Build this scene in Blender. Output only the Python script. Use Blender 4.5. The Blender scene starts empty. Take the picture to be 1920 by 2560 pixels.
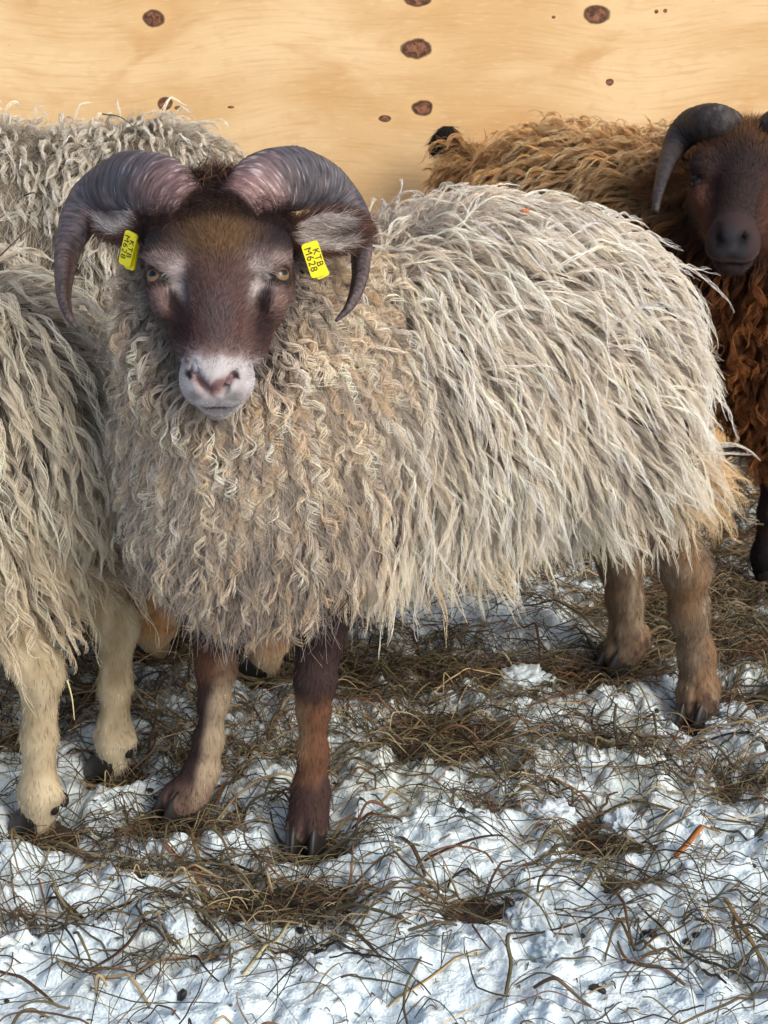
import bpy, bmesh, math, random
import numpy as np
import openvdb
from mathutils import Vector, Matrix

SC = bpy.context.scene
COL = SC.collection
rng = np.random.default_rng(11)
random.seed(7)

# ------------------------------------------------------------------ camera, sky, sun
CAM_H, PITCH, FPX = 0.95, math.radians(20.0), 3600.0
cam_d = bpy.data.cameras.new('camera')
cam = bpy.data.objects.new('camera', cam_d)
COL.objects.link(cam)
cam.location = (0, 0, CAM_H)
cam.rotation_euler = (math.radians(90) - PITCH, 0, 0)
cam_d.sensor_fit = 'VERTICAL'
cam_d.sensor_height = 32.0
cam_d.lens = 32.0 * FPX / 2560.0
cam_d.clip_start = 0.05
cam_d.clip_end = 400
cam_d.dof.use_dof = True
cam_d.dof.focus_distance = 1.38
cam_d.dof.aperture_fstop = 24.0
SC.camera = cam

SUN_DIR = Vector((0.60, -0.60, 0.60)).normalized()      # towards the sun
SUN_EL = math.asin(SUN_DIR.z)
SUN_AZ = math.atan2(SUN_DIR.x, SUN_DIR.y)
world = bpy.data.worlds.new('World')
SC.world = world
world.use_nodes = True
wn = world.node_tree.nodes
wl = world.node_tree.links
sky = wn.new('ShaderNodeTexSky')
sky.sky_type = 'NISHITA'
sky.sun_disc = False
sky.sun_elevation = SUN_EL
sky.sun_rotation = SUN_AZ
sky.air_density = 1.0
sky.dust_density = 3.0
wl.new(sky.outputs[0], wn['Background'].inputs[0])
wn['Background'].inputs[1].default_value = 0.15
sun_d = bpy.data.lights.new('sun', 'SUN')
sun_d.energy = 1.4
sun_d.angle = math.radians(27)
sun_d.color = (1.0, 0.95, 0.87)
sun = bpy.data.objects.new('sun', sun_d)
COL.objects.link(sun)
sun.rotation_euler = SUN_DIR.to_track_quat('Z', 'Y').to_euler()
sun.location = (2, -3, 4)

vs = SC.view_settings
vs.view_transform = 'Standard'
vs.look = 'None'
vs.exposure = 0.34
vs.gamma = 1
vs.use_curve_mapping = False
SC.cycles.max_bounces = 8
SC.cycles.diffuse_bounces = 4
SC.cycles.transparent_max_bounces = 4
try:
    SC.cycles_curves.shape = 'RIBBONS'
    SC.cycles_curves.subdivisions = 2
except Exception:
    pass

# ------------------------------------------------------------------ helpers
CR = np.array([1.0, 0, 0])
CF = np.array([0, math.cos(PITCH), -math.sin(PITCH)])
CU = np.array([0, math.sin(PITCH), math.cos(PITCH)])
C0 = np.array([0, 0, CAM_H])


def P(u, v, y):
    """world point at distance y from the camera foot, seen at photo position u, v"""
    d = CR * ((u - 960) / FPX) + CF + CU * ((1280 - v) / FPX)
    return C0 + d * (y / d[1])


def G(u, v):
    """point on the level ground"""
    d = CR * ((u - 960) / FPX) + CF + CU * ((1280 - v) / FPX)
    return C0 + d * (-CAM_H / d[2])


def srgb(r, g, b):
    c = np.array([r, g, b], float) / 255.0
    return np.where(c <= 0.04045, c / 12.92, ((c + 0.055) / 1.055) ** 2.4)


def nrm(v, axis=-1):
    v = np.asarray(v, float)
    return v / np.maximum(np.linalg.norm(v, axis=axis, keepdims=True), 1e-9)


def sstep(a, b, x):
    t = np.clip((x - a) / (b - a), 0, 1)
    return t * t * (3 - 2 * t)


def lerp(a, b, t):
    return a + (b - a) * t


def _h(ix, iy, iz, seed):
    h = (ix.astype(np.int64) * 374761393 + iy.astype(np.int64) * 668265263 +
         iz.astype(np.int64) * 2147483647 + seed * 1274126177) & 0xFFFFFFFF
    h = ((h ^ (h >> 13)) * 1274126177) & 0xFFFFFFFF
    h = ((h ^ (h >> 16)) * 2246822519) & 0xFFFFFFFF
    h = h ^ (h >> 15)
    return (h & 0xFFFFFF).astype(float) / float(0xFFFFFF) * 2 - 1


def vnoise(p, seed=0):
    p = np.asarray(p, float)
    i = np.floor(p)
    f = p - i
    f = f * f * f * (f * (f * 6 - 15) + 10)
    i = i.astype(np.int64)
    r = 0
    for dx in (0, 1):
        wx = f[:, 0] if dx else 1 - f[:, 0]
        for dy in (0, 1):
            wy = f[:, 1] if dy else 1 - f[:, 1]
            for dz in (0, 1):
                wz = f[:, 2] if dz else 1 - f[:, 2]
                r = r + wx * wy * wz * _h(i[:, 0] + dx, i[:, 1] + dy, i[:, 2] + dz, seed)
    return r


def fbm(p, octaves=4, seed=0, gain=0.5):
    a, s, t = 1.0, 0, 0
    p = np.asarray(p, float)
    for o in range(octaves):
        s = s + a * vnoise(p * (2.03 ** o) + 17.3 * o, seed + o)
        t += a
        a *= gain
    return s / t


def fbm2(xy, scale, octaves=4, seed=0, gain=0.5):
    return fbm(np.column_stack([xy * scale, np.full(len(xy), 0.37)]), octaves, seed, gain)


def new_mat(name):
    m = bpy.data.materials.new(name)
    m.use_nodes = True
    return m, m.node_tree.nodes, m.node_tree.links, m.node_tree.nodes['Principled BSDF']


def attr_mat(name, rough=0.7, spec=0.3, bump=None, bscale=200, bdist=0.001, noise_mix=0.0):
    m, n, l, b = new_mat(name)
    a = n.new('ShaderNodeAttribute')
    a.attribute_name = 'col'
    l.new(a.outputs['Color'], b.inputs['Base Color'])
    b.inputs['Roughness'].default_value = rough
    b.inputs['Specular IOR Level'].default_value = spec
    if bump:
        tc = n.new('ShaderNodeTexCoord')
        nz = n.new('ShaderNodeTexNoise')
        nz.inputs['Scale'].default_value = bscale
        nz.inputs['Detail'].default_value = 4
        bp = n.new('ShaderNodeBump')
        bp.inputs['Strength'].default_value = bump
        bp.inputs['Distance'].default_value = bdist
        l.new(tc.outputs['Object'], nz.inputs['Vector'])
        l.new(nz.outputs['Fac'], bp.inputs['Height'])
        l.new(bp.outputs['Normal'], b.inputs['Normal'])
    return m


def hair_mat(name, rough=0.55, spec=0.25, trans=0.3):
    m, n, l, b = new_mat(name)
    a = n.new('ShaderNodeAttribute')
    a.attribute_name = 'col'
    l.new(a.outputs['Color'], b.inputs['Base Color'])
    b.inputs['Roughness'].default_value = rough
    b.inputs['Specular IOR Level'].default_value = spec
    t = n.new('ShaderNodeBsdfTranslucent')
    l.new(a.outputs['Color'], t.inputs['Color'])
    mx = n.new('ShaderNodeMixShader')
    mx.inputs[0].default_value = trans
    l.new(b.outputs[0], mx.inputs[1])
    l.new(t.outputs[0], mx.inputs[2])
    l.new(mx.outputs[0], n['Material Output'].inputs['Surface'])
    return m


def flat_mat(name, color, rough=0.5, spec=0.4):
    m, n, l, b = new_mat(name)
    b.inputs['Base Color'].default_value = (*color, 1)
    b.inputs['Roughness'].default_value = rough
    b.inputs['Specular IOR Level'].default_value = spec
    return m


def link(o, parent=None, label=None, cat=None, group=None, kind=None):
    COL.objects.link(o)
    if parent is not None:
        o.parent = parent
    if label:
        o['label'] = label
    if cat:
        o['category'] = cat
    if group:
        o['group'] = group
    if kind:
        o['kind'] = kind
    return o


def mesh_obj(name, verts, faces, mat, parent=None, cols=None, smooth=True, **kw):
    me = bpy.data.meshes.new(name)
    me.from_pydata([tuple(v) for v in verts], [], [tuple(f) for f in faces])
    if cols is not None:
        a = me.attributes.new('col', 'FLOAT_COLOR', 'POINT')
        c = np.ones((len(verts), 4), np.float32)
        c[:, :3] = cols
        a.data.foreach_set('color', c.ravel())
    if smooth:
        me.polygons.foreach_set('use_smooth', [True] * len(me.polygons))
    me.materials.append(mat)
    me.update()
    o = bpy.data.objects.new(name, me)
    return link(o, parent, **kw)


def grid_obj(name, V, nx, ny, mat, cols=None, **kw):
    """V is (ny*nx,3) row major"""
    me = bpy.data.meshes.new(name)
    idx = np.arange(nx * ny).reshape(ny, nx)
    q = np.stack([idx[:-1, :-1], idx[:-1, 1:], idx[1:, 1:], idx[1:, :-1]], -1).reshape(-1, 4)
    me.vertices.add(nx * ny)
    me.vertices.foreach_set('co', V.astype(np.float32).ravel())
    me.loops.add(q.size)
    me.loops.foreach_set('vertex_index', q.astype(np.int32).ravel())
    me.polygons.add(len(q))
    me.polygons.foreach_set('loop_start', np.arange(0, q.size, 4, dtype=np.int32))
    me.polygons.foreach_set('use_smooth', np.ones(len(q), bool))
    if cols is not None:
        a = me.attributes.new('col', 'FLOAT_COLOR', 'POINT')
        c = np.ones((nx * ny, 4), np.float32)
        c[:, :3] = cols
        a.data.foreach_set('color', c.ravel())
    me.materials.append(mat)
    me.update()
    me.validate()
    o = bpy.data.objects.new(name, me)
    return link(o, **kw)


def hair_obj(name, pts, rad, cols, mat, parent=None, **kw):
    """pts (N,K,3), rad (N,K), cols (N,K,3)"""
    N, K = pts.shape[:2]
    cv = bpy.data.hair_curves.new(name)
    cv.add_curves([K] * N)
    cv.attributes['position'].data.foreach_set('vector', pts.astype(np.float32).ravel())
    ra = cv.attributes.get('radius') or cv.attributes.new('radius', 'FLOAT', 'POINT')
    ra.data.foreach_set('value', rad.astype(np.float32).ravel())
    ca = cv.attributes.new('col', 'FLOAT_COLOR', 'POINT')
    c = np.ones((N, K, 4), np.float32)
    c[..., :3] = np.clip(cols, 0, 1)
    ca.data.foreach_set('color', c.ravel())
    cv.materials.append(mat)
    o = bpy.data.objects.new(name, cv)
    return link(o, parent, **kw)


# ------------------------------------------------------------------ signed distance modelling
class Ell:
    def __init__(s, c, r, R=None, k=0.03):
        s.c, s.r, s.R, s.k = np.array(c, float), np.array(r, float), R, k

    def d(s, p):
        q = p - s.c
        if s.R is not None:
            q = q @ s.R.T
        a = q / s.r
        k0 = np.linalg.norm(a, axis=-1)
        k1 = np.linalg.norm(a / s.r, axis=-1)
        return k0 * (k0 - 1) / np.maximum(k1, 1e-6)


class Cone:
    def __init__(s, a, b, ra, rb, k=0.02):
        s.a, s.b, s.ra, s.rb, s.k = np.array(a, float), np.array(b, float), ra, rb, k

    def d(s, p):
        ab = s.b - s.a
        h = np.clip(((p - s.a) @ ab) / (ab @ ab), 0, 1)
        return np.linalg.norm(p - s.a - h[..., None] * ab, axis=-1) - (s.ra + (s.rb - s.ra) * h)


class Ear:
    def __init__(s, out, inn, k=0.008):
        s.o, s.i, s.k = out, inn, k

    def d(s, p):
        return np.maximum(s.o.d(p), -s.i.d(p))


class Cut:
    def __init__(s, prim, k=0.006):
        s.p, s.k = prim, k


def smin(a, b, k):
    h = np.maximum(k - np.abs(a - b), 0) / k
    return np.minimum(a, b) - h * h * k * 0.25


def sdf(p, prims):
    d = None
    for q in prims:
        if isinstance(q, Cut):
            d = -smin(-d, q.p.d(p), q.k)
        else:
            e = q.d(p)
            d = e if d is None else smin(d, e, q.k)
    return d


def sdf_grad(p, prims, e=0.0012):
    o = np.array([[1, -1, -1], [-1, -1, 1], [-1, 1, -1], [1, 1, 1]], float)
    g = 0
    for k in o:
        g = g + k * sdf(p + k * e, prims)[:, None]
    return nrm(g)


class Field:
    """distance field sampled on a grid"""

    def __init__(s, prims, lo, hi, vox):
        s.lo, s.vox = np.array(lo, float), vox
        n = np.ceil((np.array(hi) - s.lo) / vox).astype(int) + 1
        ax = [s.lo[i] + vox * np.arange(n[i]) for i in range(3)]
        X, Y, Z = np.meshgrid(*ax, indexing='ij')
        pts = np.stack([X, Y, Z], -1).reshape(-1, 3)
        out = np.empty(len(pts))
        for i in range(0, len(pts), 200000):
            out[i:i + 200000] = sdf(pts[i:i + 200000], prims)
        s.a = out.reshape(n)
        s.g = np.stack(np.gradient(s.a, vox), -1)
        s.n = n

    def at(s, p):
        q = np.clip((p - s.lo) / s.vox, 0, s.n - 1.001)
        i = q.astype(int)
        f = q - i
        d, g = 0, 0
        for dx in (0, 1):
            for dy in (0, 1):
                for dz in (0, 1):
                    w = (f[:, 0] if dx else 1 - f[:, 0]) * (f[:, 1] if dy else 1 - f[:, 1]) * (f[:, 2] if dz else 1 - f[:, 2])
                    d = d + w * s.a[i[:, 0] + dx, i[:, 1] + dy, i[:, 2] + dz]
                    g = g + w[:, None] * s.g[i[:, 0] + dx, i[:, 1] + dy, i[:, 2] + dz]
        return d, nrm(g)

    def quads(s):
        g = openvdb.FloatGrid(1.0)
        g.copyFromArray(s.a.astype(np.float32))
        pts, quads = g.convertToQuads(isovalue=0.0)
        return np.array(pts, float) * s.vox + s.lo, np.array(quads, int)[:, ::-1]


def build_body(prims, lo, hi, vox, fine, levels=2):
    """one continuous skin; fine(p) marks where it is subdivided (head, legs)"""
    F = Field(prims, lo, hi, vox)
    V, Q = F.quads()
    bm = bmesh.new()
    vs_ = [bm.verts.new(v) for v in V]
    for q in Q:
        try:
            bm.faces.new([vs_[i] for i in q])
        except ValueError:
            pass
    bm.normal_update()
    for lv in range(levels):
        bm.verts.ensure_lookup_table()
        co = np.array([v.co for v in bm.verts])
        m = fine(co) if lv == 0 else fine(co, True)
        bm.edges.ensure_lookup_table()
        es = [e for e in bm.edges if m[e.verts[0].index] and m[e.verts[1].index]]
        if es:
            bmesh.ops.subdivide_edges(bm, edges=es, cuts=1, use_grid_fill=True)
        bm.verts.index_update()
    bmesh.ops.recalc_face_normals(bm, faces=bm.faces)
    bm.verts.ensure_lookup_table()
    co = np.array([v.co for v in bm.verts])
    for it in range(3):
        d = sdf(co, prims)
        co = co - sdf_grad(co, prims) * np.clip(d, -0.006, 0.006)[:, None]
    for v, c in zip(bm.verts, co):
        v.co = c
    me = bpy.data.meshes.new('body')
    bm.to_mesh(me)
    bm.free()
    me.polygons.foreach_set('use_smooth', [True] * len(me.polygons))
    return F, me, co


def sample_surface(me, n, weight=None):
    """area weighted points on a mesh: positions; weight is a per vertex array"""
    me.calc_loop_triangles()
    nt = len(me.loop_triangles)
    t = np.empty(nt * 3, np.int32)
    me.loop_triangles.foreach_get('vertices', t)
    t = t.reshape(-1, 3)
    co = np.empty(len(me.vertices) * 3, np.float32)
    me.vertices.foreach_get('co', co)
    co = co.reshape(-1, 3).astype(float)
    a, b, c = co[t[:, 0]], co[t[:, 1]], co[t[:, 2]]
    ar = np.linalg.norm(np.cross(b - a, c - a), axis=1)
    if weight is not None:
        ar = ar * weight[t].mean(1)
    if ar.sum() <= 0:
        return np.zeros((0, 3))
    i = rng.choice(nt, n, p=ar / ar.sum())
    u, v = rng.random(n), rng.random(n)
    s = u + v > 1
    u[s], v[s] = 1 - u[s], 1 - v[s]
    return a[i] + (b - a)[i] * u[:, None] + (c - a)[i] * v[:, None]


# ------------------------------------------------------------------ ground heights
HAY_BLOBS = []   # (x, y, rx, ry, amount)


def hb(u, v, ru, rv, amt):
    c = G(u, v)
    e = G(u + ru, v)
    t, b_ = G(u, v - rv), G(u, v + rv)
    HAY_BLOBS.append((c[0], c[1], abs(e[0] - c[0]), abs(t[1] - b_[1]) / 2, amt))


# patches where hay covers the snow (photo positions of patches on the ground)
for a_ in [(700, 2270, 230, 60, 1.0), (430, 2205, 150, 40, .8), (100, 2330, 170, 50, .7), (640, 2310, 120, 50, .5),
           (450, 2075, 160, 40, 1.0), (150, 2130, 190, 40, .5), (560, 1890, 250, 60, .62), (250, 1750, 250, 90, .6),
           (1000, 1690, 330, 90, .72), (1330, 1700, 250, 70, .75), (1100, 1860, 180, 60, .9), (1500, 1870, 250, 40, .6),
           (1180, 2290, 110, 45, 1.0), (1500, 2110, 130, 60, .9), (1560, 2220, 110, 40, .8), (1200, 2030, 90, 50, .5),
           (1850, 1960, 160, 60, .7), (1700, 1550, 200, 70, .85), (1850, 1600, 150, 120, .75), (700, 1640, 280, 60, .75),
           (1560, 1640, 100, 50, .8), (440, 1560, 200, 90, .95), (1700, 2330, 200, 50, .4), (700, 2400, 220, 30, .6),
           (330, 2440, 250, 35, .45), (1050, 2400, 120, 30, .4), (80, 1850, 130, 60, .6), (1850, 1750, 130, 40, .6),
           (1300, 1950, 200, 40, .45), (800, 2130, 90, 30, .9), (1800, 2460, 120, 40, .5), (820, 1930, 90, 60, .5)]:
    hb(*a_)


def bare(xy):
    n = fbm2(xy, 9.0, 3, 3) * 0.42 + fbm2(xy, 30.0, 3, 9) * 0.38 + fbm2(xy, 85.0, 2, 15) * .5
    b = np.zeros(len(xy))
    for x, y, rx, ry, a in HAY_BLOBS:
        d2 = ((xy[:, 0] - x) / (rx * 1.2)) ** 2 + ((xy[:, 1] - y) / (ry * 1.15)) ** 2
        b = np.maximum(b, a * np.exp(-d2 * 0.9))
    b = b * 1.1 + .06 * sstep(1.45, 1.72, xy[:, 1]) + 0.6 * sstep(2.05, 2.4, xy[:, 1])
    return np.clip(b + n * 0.55, 0, 1.3)


FEET = [G(u, v)[:2] for u, v in [(768, 2122), (455, 2045), (1738, 1808), (1548, 1680), (100, 2085), (285, 1940), (662, 1695), (385, 1655), (1915, 1465)]]


def tread(xy):
    """the snow and litter pressed down under each foot"""
    d = 0
    for f in FEET:
        d = np.maximum(d, np.exp(-(np.linalg.norm(xy - f, axis=1) / .050) ** 4))
    return d


def ground_h(xy):
    return -.010 * tread(xy) + 0.012 * (1 - tread(xy)) * fbm2(xy, 5.0, 3, 21) + 0.004 * (1 - tread(xy)) * fbm2(xy, 40.0, 3, 22)


def snow_h(xy):
    b = bare(xy)
    cov = (1 - sstep(0.22, 0.95, b)) * (1 - tread(xy))
    lump = fbm2(xy, 11.0, 3, 31)
    lump2 = np.abs(fbm2(xy, 24.0, 3, 33))
    slab = sstep(-.06, .10, fbm2(xy, 12.0, 4, 37, .6))
    crust = fbm2(xy, 95.0, 3, 41, 0.6)
    grain = np.abs(fbm2(xy, 210.0, 2, 47))
    return ground_h(xy) - 0.0085 + 0.024 * cov + 0.016 * lump * cov + .011 * (slab - .5) * cov + 0.017 * lump2 * (0.4 * (1 - tread(xy)) + cov) + 0.0028 * crust + 0.0018 * grain


# ------------------------------------------------------------------ ground and snow
earth_mat, n, l, b = new_mat('trodden_hay_earth')
tc = n.new('ShaderNodeTexCoord')
nz = n.new('ShaderNodeTexNoise')
nz.inputs['Scale'].default_value = 140
nz.inputs['Detail'].default_value = 8
cr = n.new('ShaderNodeValToRGB')
cr.color_ramp.elements[0].position = .3
cr.color_ramp.elements[0].color = (.025, .018, .012, 1)
cr.color_ramp.elements[1].position = .75
cr.color_ramp.elements[1].color = (.13, .095, .055, 1)
l.new(tc.outputs['Object'], nz.inputs['Vector'])
l.new(nz.outputs['Fac'], cr.inputs[0])
l.new(cr.outputs[0], b.inputs['Base Color'])
b.inputs['Roughness'].default_value = .9

NX, NY = 130, 190
gx = np.linspace(-2.2, 2.2, NX)
gy = np.linspace(0.4, 3.4, NY)
XX, YY = np.meshgrid(gx, gy)
xy = np.column_stack([XX.ravel(), YY.ravel()])
grid_obj('ground', np.column_stack([xy, ground_h(xy)]), NX, NY, earth_mat, kind='structure')
far_mat, n, l, b = new_mat('snow_field')
tc = n.new('ShaderNodeTexCoord')
nz = n.new('ShaderNodeTexNoise')
nz.inputs['Scale'].default_value = 1.5
nz.inputs['Detail'].default_value = 8
cr = n.new('ShaderNodeValToRGB')
cr.color_ramp.elements[0].position = .38
cr.color_ramp.elements[0].color = (.12, .09, .06, 1)
cr.color_ramp.elements[1].position = .5
cr.color_ramp.elements[1].color = (.80, .83, .87, 1)
l.new(tc.outputs['Object'], nz.inputs['Vector'])
l.new(nz.outputs['Fac'], cr.inputs[0])
l.new(cr.outputs[0], b.inputs['Base Color'])
b.inputs['Roughness'].default_value = .8
mesh_obj('terrain', [(-150, -150, -.03), (150, -150, -.03), (150, 150, -.03), (-150, 150, -.03)], [(0, 1, 2, 3)], far_mat, kind='structure')

snow_mat, n, l, b = new_mat('snow')
a = n.new('ShaderNodeAttribute')
a.attribute_name = 'col'
l.new(a.outputs['Color'], b.inputs['Base Color'])
b.inputs['Roughness'].default_value = .55
b.inputs['Specular IOR Level'].default_value = .35
b.inputs['Subsurface Weight'].default_value = 0.0
tc = n.new('ShaderNodeTexCoord')
v1 = n.new('ShaderNodeTexVoronoi')
v1.inputs['Scale'].default_value = 260
nz = n.new('ShaderNodeTexNoise')
nz.inputs['Scale'].default_value = 420
nz.inputs['Detail'].default_value = 4
ad = n.new('ShaderNodeMath')
bp = n.new('ShaderNodeBump')
bp.inputs['Strength'].default_value = .55
bp.inputs['Distance'].default_value = .0025
l.new(tc.outputs['Object'], v1.inputs['Vector'])
l.new(tc.outputs['Object'], nz.inputs['Vector'])
l.new(v1.outputs['Distance'], ad.inputs[0])
l.new(nz.outputs['Fac'], ad.inputs[1])
l.new(ad.outputs[0], bp.inputs['Height'])
l.new(bp.outputs['Normal'], b.inputs['Normal'])

NX, NY = 760, 640
gx = np.linspace(-1.36, 1.36, NX)
gy = 0.85 + (2.75 - 0.85) * np.linspace(0, 1, NY) ** 1.15
XX, YY = np.meshgrid(gx, gy)
xy = np.column_stack([XX.ravel(), YY.ravel()])
bb = bare(xy)
sh = snow_h(xy)
dirt = np.clip(.14 * sstep(1.4, 1.7, xy[:, 1]) + 0.35 * sstep(.25, .8, bb) + .22 * sstep(.15, .6, fbm2(xy, 16, 3, 77)), 0, .6)
scol = lerp(np.array([.77, .89, .93]), np.array([.42, .38, .32]), dirt[:, None])
yel = sstep(.35, .7, fbm2(xy, 7, 2, 91))[:, None] * 0.35
scol = scol * (1 - yel * np.array([.05, .10, .30]))
grid_obj('snow', np.column_stack([xy, sh]), NX, NY, snow_mat, cols=scol, kind='structure')


# ------------------------------------------------------------------ plywood wall
WALL_Y = 2.88


def wall_material():
    m, n, l, b = new_mat('plywood')
    geo = n.new('ShaderNodeNewGeometry')
    sep = n.new('ShaderNodeSeparateXYZ')
    l.new(geo.outputs['Position'], sep.inputs[0])

    def M(op, a, b_=None, c=None, clamp=False):
        k = n.new('ShaderNodeMath')
        k.operation = op
        k.use_clamp = clamp
        for i, x in enumerate((a, b_, c)):
            if x is None:
                continue
            if isinstance(x, (int, float)):
                k.inputs[i].default_value = x
            else:
                l.new(x, k.inputs[i])
        return k.outputs[0]

    def noise(vx, vy, vz, scale, detail=3, dist=0.0):
        c = n.new('ShaderNodeCombineXYZ')
        for i, x in enumerate((vx, vy, vz)):
            if isinstance(x, (int, float)):
                c.inputs[i].default_value = x
            else:
                l.new(x, c.inputs[i])
        k = n.new('ShaderNodeTexNoise')
        k.inputs['Scale'].default_value = scale
        k.inputs['Detail'].default_value = detail
        k.inputs['Distortion'].default_value = dist
        l.new(c.outputs[0], k.inputs['Vector'])
        return k.outputs['Fac']

    def ramp(x, lo, hi):
        k = n.new('ShaderNodeMapRange')
        k.interpolation_type = 'SMOOTHSTEP'
        k.inputs['From Min'].default_value = lo
        k.inputs['From Max'].default_value = hi
        l.new(x, k.inputs['Value'])
        return k.outputs[0]

    def mix(fac, A, B):
        k = n.new('ShaderNodeMix')
        k.data_type = 'RGBA'
        if isinstance(fac, (int, float)):
            k.inputs[0].default_value = fac
        else:
            l.new(fac, k.inputs[0])
        for i, x in ((6, A), (7, B)):
            if isinstance(x, tuple):
                k.inputs[i].default_value = (*x, 1)
            else:
                l.new(x, k.inputs[i])
        return k.outputs[2]

    X, Z = sep.outputs[0], sep.outputs[2]
    knots = []
    for (u, v, ru, rv) in [(385, 46, 27, 22), (411, 258, 19, 16), (1043, -2, 34, 18), (1040, 123, 36, 25), (1055, 270, 24, 20),
                           (1492, 36, 33, 23), (1524, 205, 10, 9), (1062, 506, 30, 16), (2100, 150, 30, 22), (445, 270, 9, 5), (577, 268, 8, 3),
                           (1641, 29, 5, 5), (1663, 27, 5, 5), (1384, 43, 5, 4), (962, 297, 14, 8)]:
        c = P(u, v, WALL_Y)
        e = P(u + ru, v, WALL_Y)
        t = P(u, v - rv, WALL_Y)
        knots.append((c[0], c[2], e[0] - c[0], t[2] - c[2]))
    warp = M('MULTIPLY', M('SUBTRACT', noise(M('MULTIPLY', X, 1.0), 0.0, M('MULTIPLY', Z, 1.6), 1.3, 1), .5), .22)
    wob = M('SUBTRACT', noise(X, 1.7, Z, 42, 4), .5)
    disp, knotmask, ring, halo = None, None, None, None
    for i, (kx, kz, rx, rz) in enumerate(knots):
        dx = M('DIVIDE', M('SUBTRACT', X, kx), rx)
        dz = M('DIVIDE', M('SUBTRACT', Z, kz), rz)
        r = M('SQRT', M('ADD', M('MULTIPLY', dx, dx), M('MULTIPLY', dz, dz)))
        r = M('ADD', r, M('MULTIPLY', wob, .60 + .25 * math.sin(i * 2.3)))
        # the grain bends away round the knot
        dxs = M('MULTIPLY', dx, .32)
        fall = M('DIVIDE', 1.0, M('ADD', 1.0, M('ADD', M('MULTIPLY', dxs, dxs), M('MULTIPLY', M('MULTIPLY', dz, dz), .35))))
        d = M('MULTIPLY', M('MULTIPLY', fall, dz), -rz * 0.85)
        disp = d if disp is None else M('ADD', disp, d)
        k_ = M('SUBTRACT', 1.0, ramp(r, .86, 1.04))
        knotmask = k_ if knotmask is None else M('MAXIMUM', knotmask, k_)
        g_ = M('MULTIPLY', ramp(r, .55, .95), M('SUBTRACT', 1.0, ramp(r, 1.0, 1.12)))
        ring = g_ if ring is None else M('MAXIMUM', ring, g_)
        h_ = M('SUBTRACT', 1.0, ramp(r, 1.0, 2.6))
        halo = h_ if halo is None else M('MAXIMUM', halo, h_)
    gz = M('ADD', M('ADD', Z, disp), warp)
    # broad growth bands
    band = noise(M('MULTIPLY', X, .35), 3.1, M('MULTIPLY', gz, 1.0), 9.0, 2)
    bands2 = noise(M('MULTIPLY', X, .42), 7.7, gz, 13.0, 5, .6)
    fine = noise(M('MULTIPLY', X, .05), 0.3, gz, 190.0, 5)
    fine2 = noise(M('MULTIPLY', X, .13), 5.3, M('ADD', Z, M('MULTIPLY', warp, .4)), 230.0, 3)
    mott = noise(X, 6.6, M('MULTIPLY', Z, 1.8), 34, 5)
    c = mix(ramp(band, .34, .68), (.69, .45, .215), (.82, .61, .345))
    c = mix(M('MULTIPLY', ramp(bands2, .50, .74), .68), c, (.60, .34, .14))
    c = mix(M('MULTIPLY', ramp(fine, .48, .72), .30), c, (.50, .27, .10))
    c = mix(M('MULTIPLY', ramp(fine2, .54, .70), .26), c, (.90, .71, .44))
    c = mix(M('MULTIPLY', ramp(mott, .52, .72), .30), c, (.66, .42, .20))
    c = mix(M('MULTIPLY', halo, .35), c, (.80, .56, .27))
    # specks and smudges
    sp = noise(X, 9.0, M('MULTIPLY', Z, 1.6), 120, 2)
    spm = noise(X, 2.0, Z, 9, 2)
    c = mix(M('MULTIPLY', M('MULTIPLY', ramp(sp, .70, .76), ramp(spm, .5, .62)), .55), c, (.22, .13, .06))
    sm = noise(X, 4.0, Z, 6, 4)
    c = mix(M('MULTIPLY', ramp(sm, .56, .75), .22), c, (.52, .38, .22))
    kring = noise(X, 0.5, Z, 90, 4, 1.0)
    kc = mix(ramp(kring, .3, .7), (.07, .028, .016), (.33, .15, .085))
    c = mix(knotmask, c, kc)
    c = mix(M('MULTIPLY', ring, .75), c, (.055, .025, .016))
    l.new(c, b.inputs['Base Color'])
    b.inputs['Roughness'].default_value = .62
    b.inputs['Specular IOR Level'].default_value = .25
    bp = n.new('ShaderNodeBump')
    bp.inputs['Strength'].default_value = .35
    bp.inputs['Distance'].default_value = .0006
    l.new(fine, bp.inputs['Height'])
    l.new(bp.outputs['Normal'], b.inputs['Normal'])
    return m


def box(name, lo, hi, mat, parent=None, bev=0.0015, **kw):
    bm = bmesh.new()
    r = bmesh.ops.create_cube(bm, size=1)
    lo, hi = Vector(lo), Vector(hi)
    for v in bm.verts:
        v.co = Vector([(lo[i] + hi[i]) / 2 + v.co[i] * (hi[i] - lo[i]) for i in range(3)])
    if bev:
        bmesh.ops.bevel(bm, geom=bm.edges[:], offset=bev, segments=2, affect='EDGES', profile=.5)
    me = bpy.data.meshes.new(name)
    bm.to_mesh(me)
    bm.free()
    me.materials.append(mat)
    return link(bpy.data.objects.new(name, me), parent, **kw)


plyw = wall_material()
wall = bpy.data.objects.new('plywood_wall', None)
link(wall, label='pale knotty plywood wall standing behind all the sheep', cat='wall')
wall.location = (0, WALL_Y, 0)
stud_mat = flat_mat('rough_timber', (.30, .17, .075), .75)
for nm, lo, hi, mt in [('panel', (-3.0, 0, .125), (3.0, .018, 1.75), plyw), ('bottom_board', (-3.0, .003, .052), (3.0, .04, .122), plyw),
                       ('stud', (-1.25, .019, .0), (-1.2, .09, 1.7), stud_mat), ('stud', (1.15, .019, .0), (1.2, .09, 1.7), stud_mat)]:
    box(nm, lo, hi, mt, wall)

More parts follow.
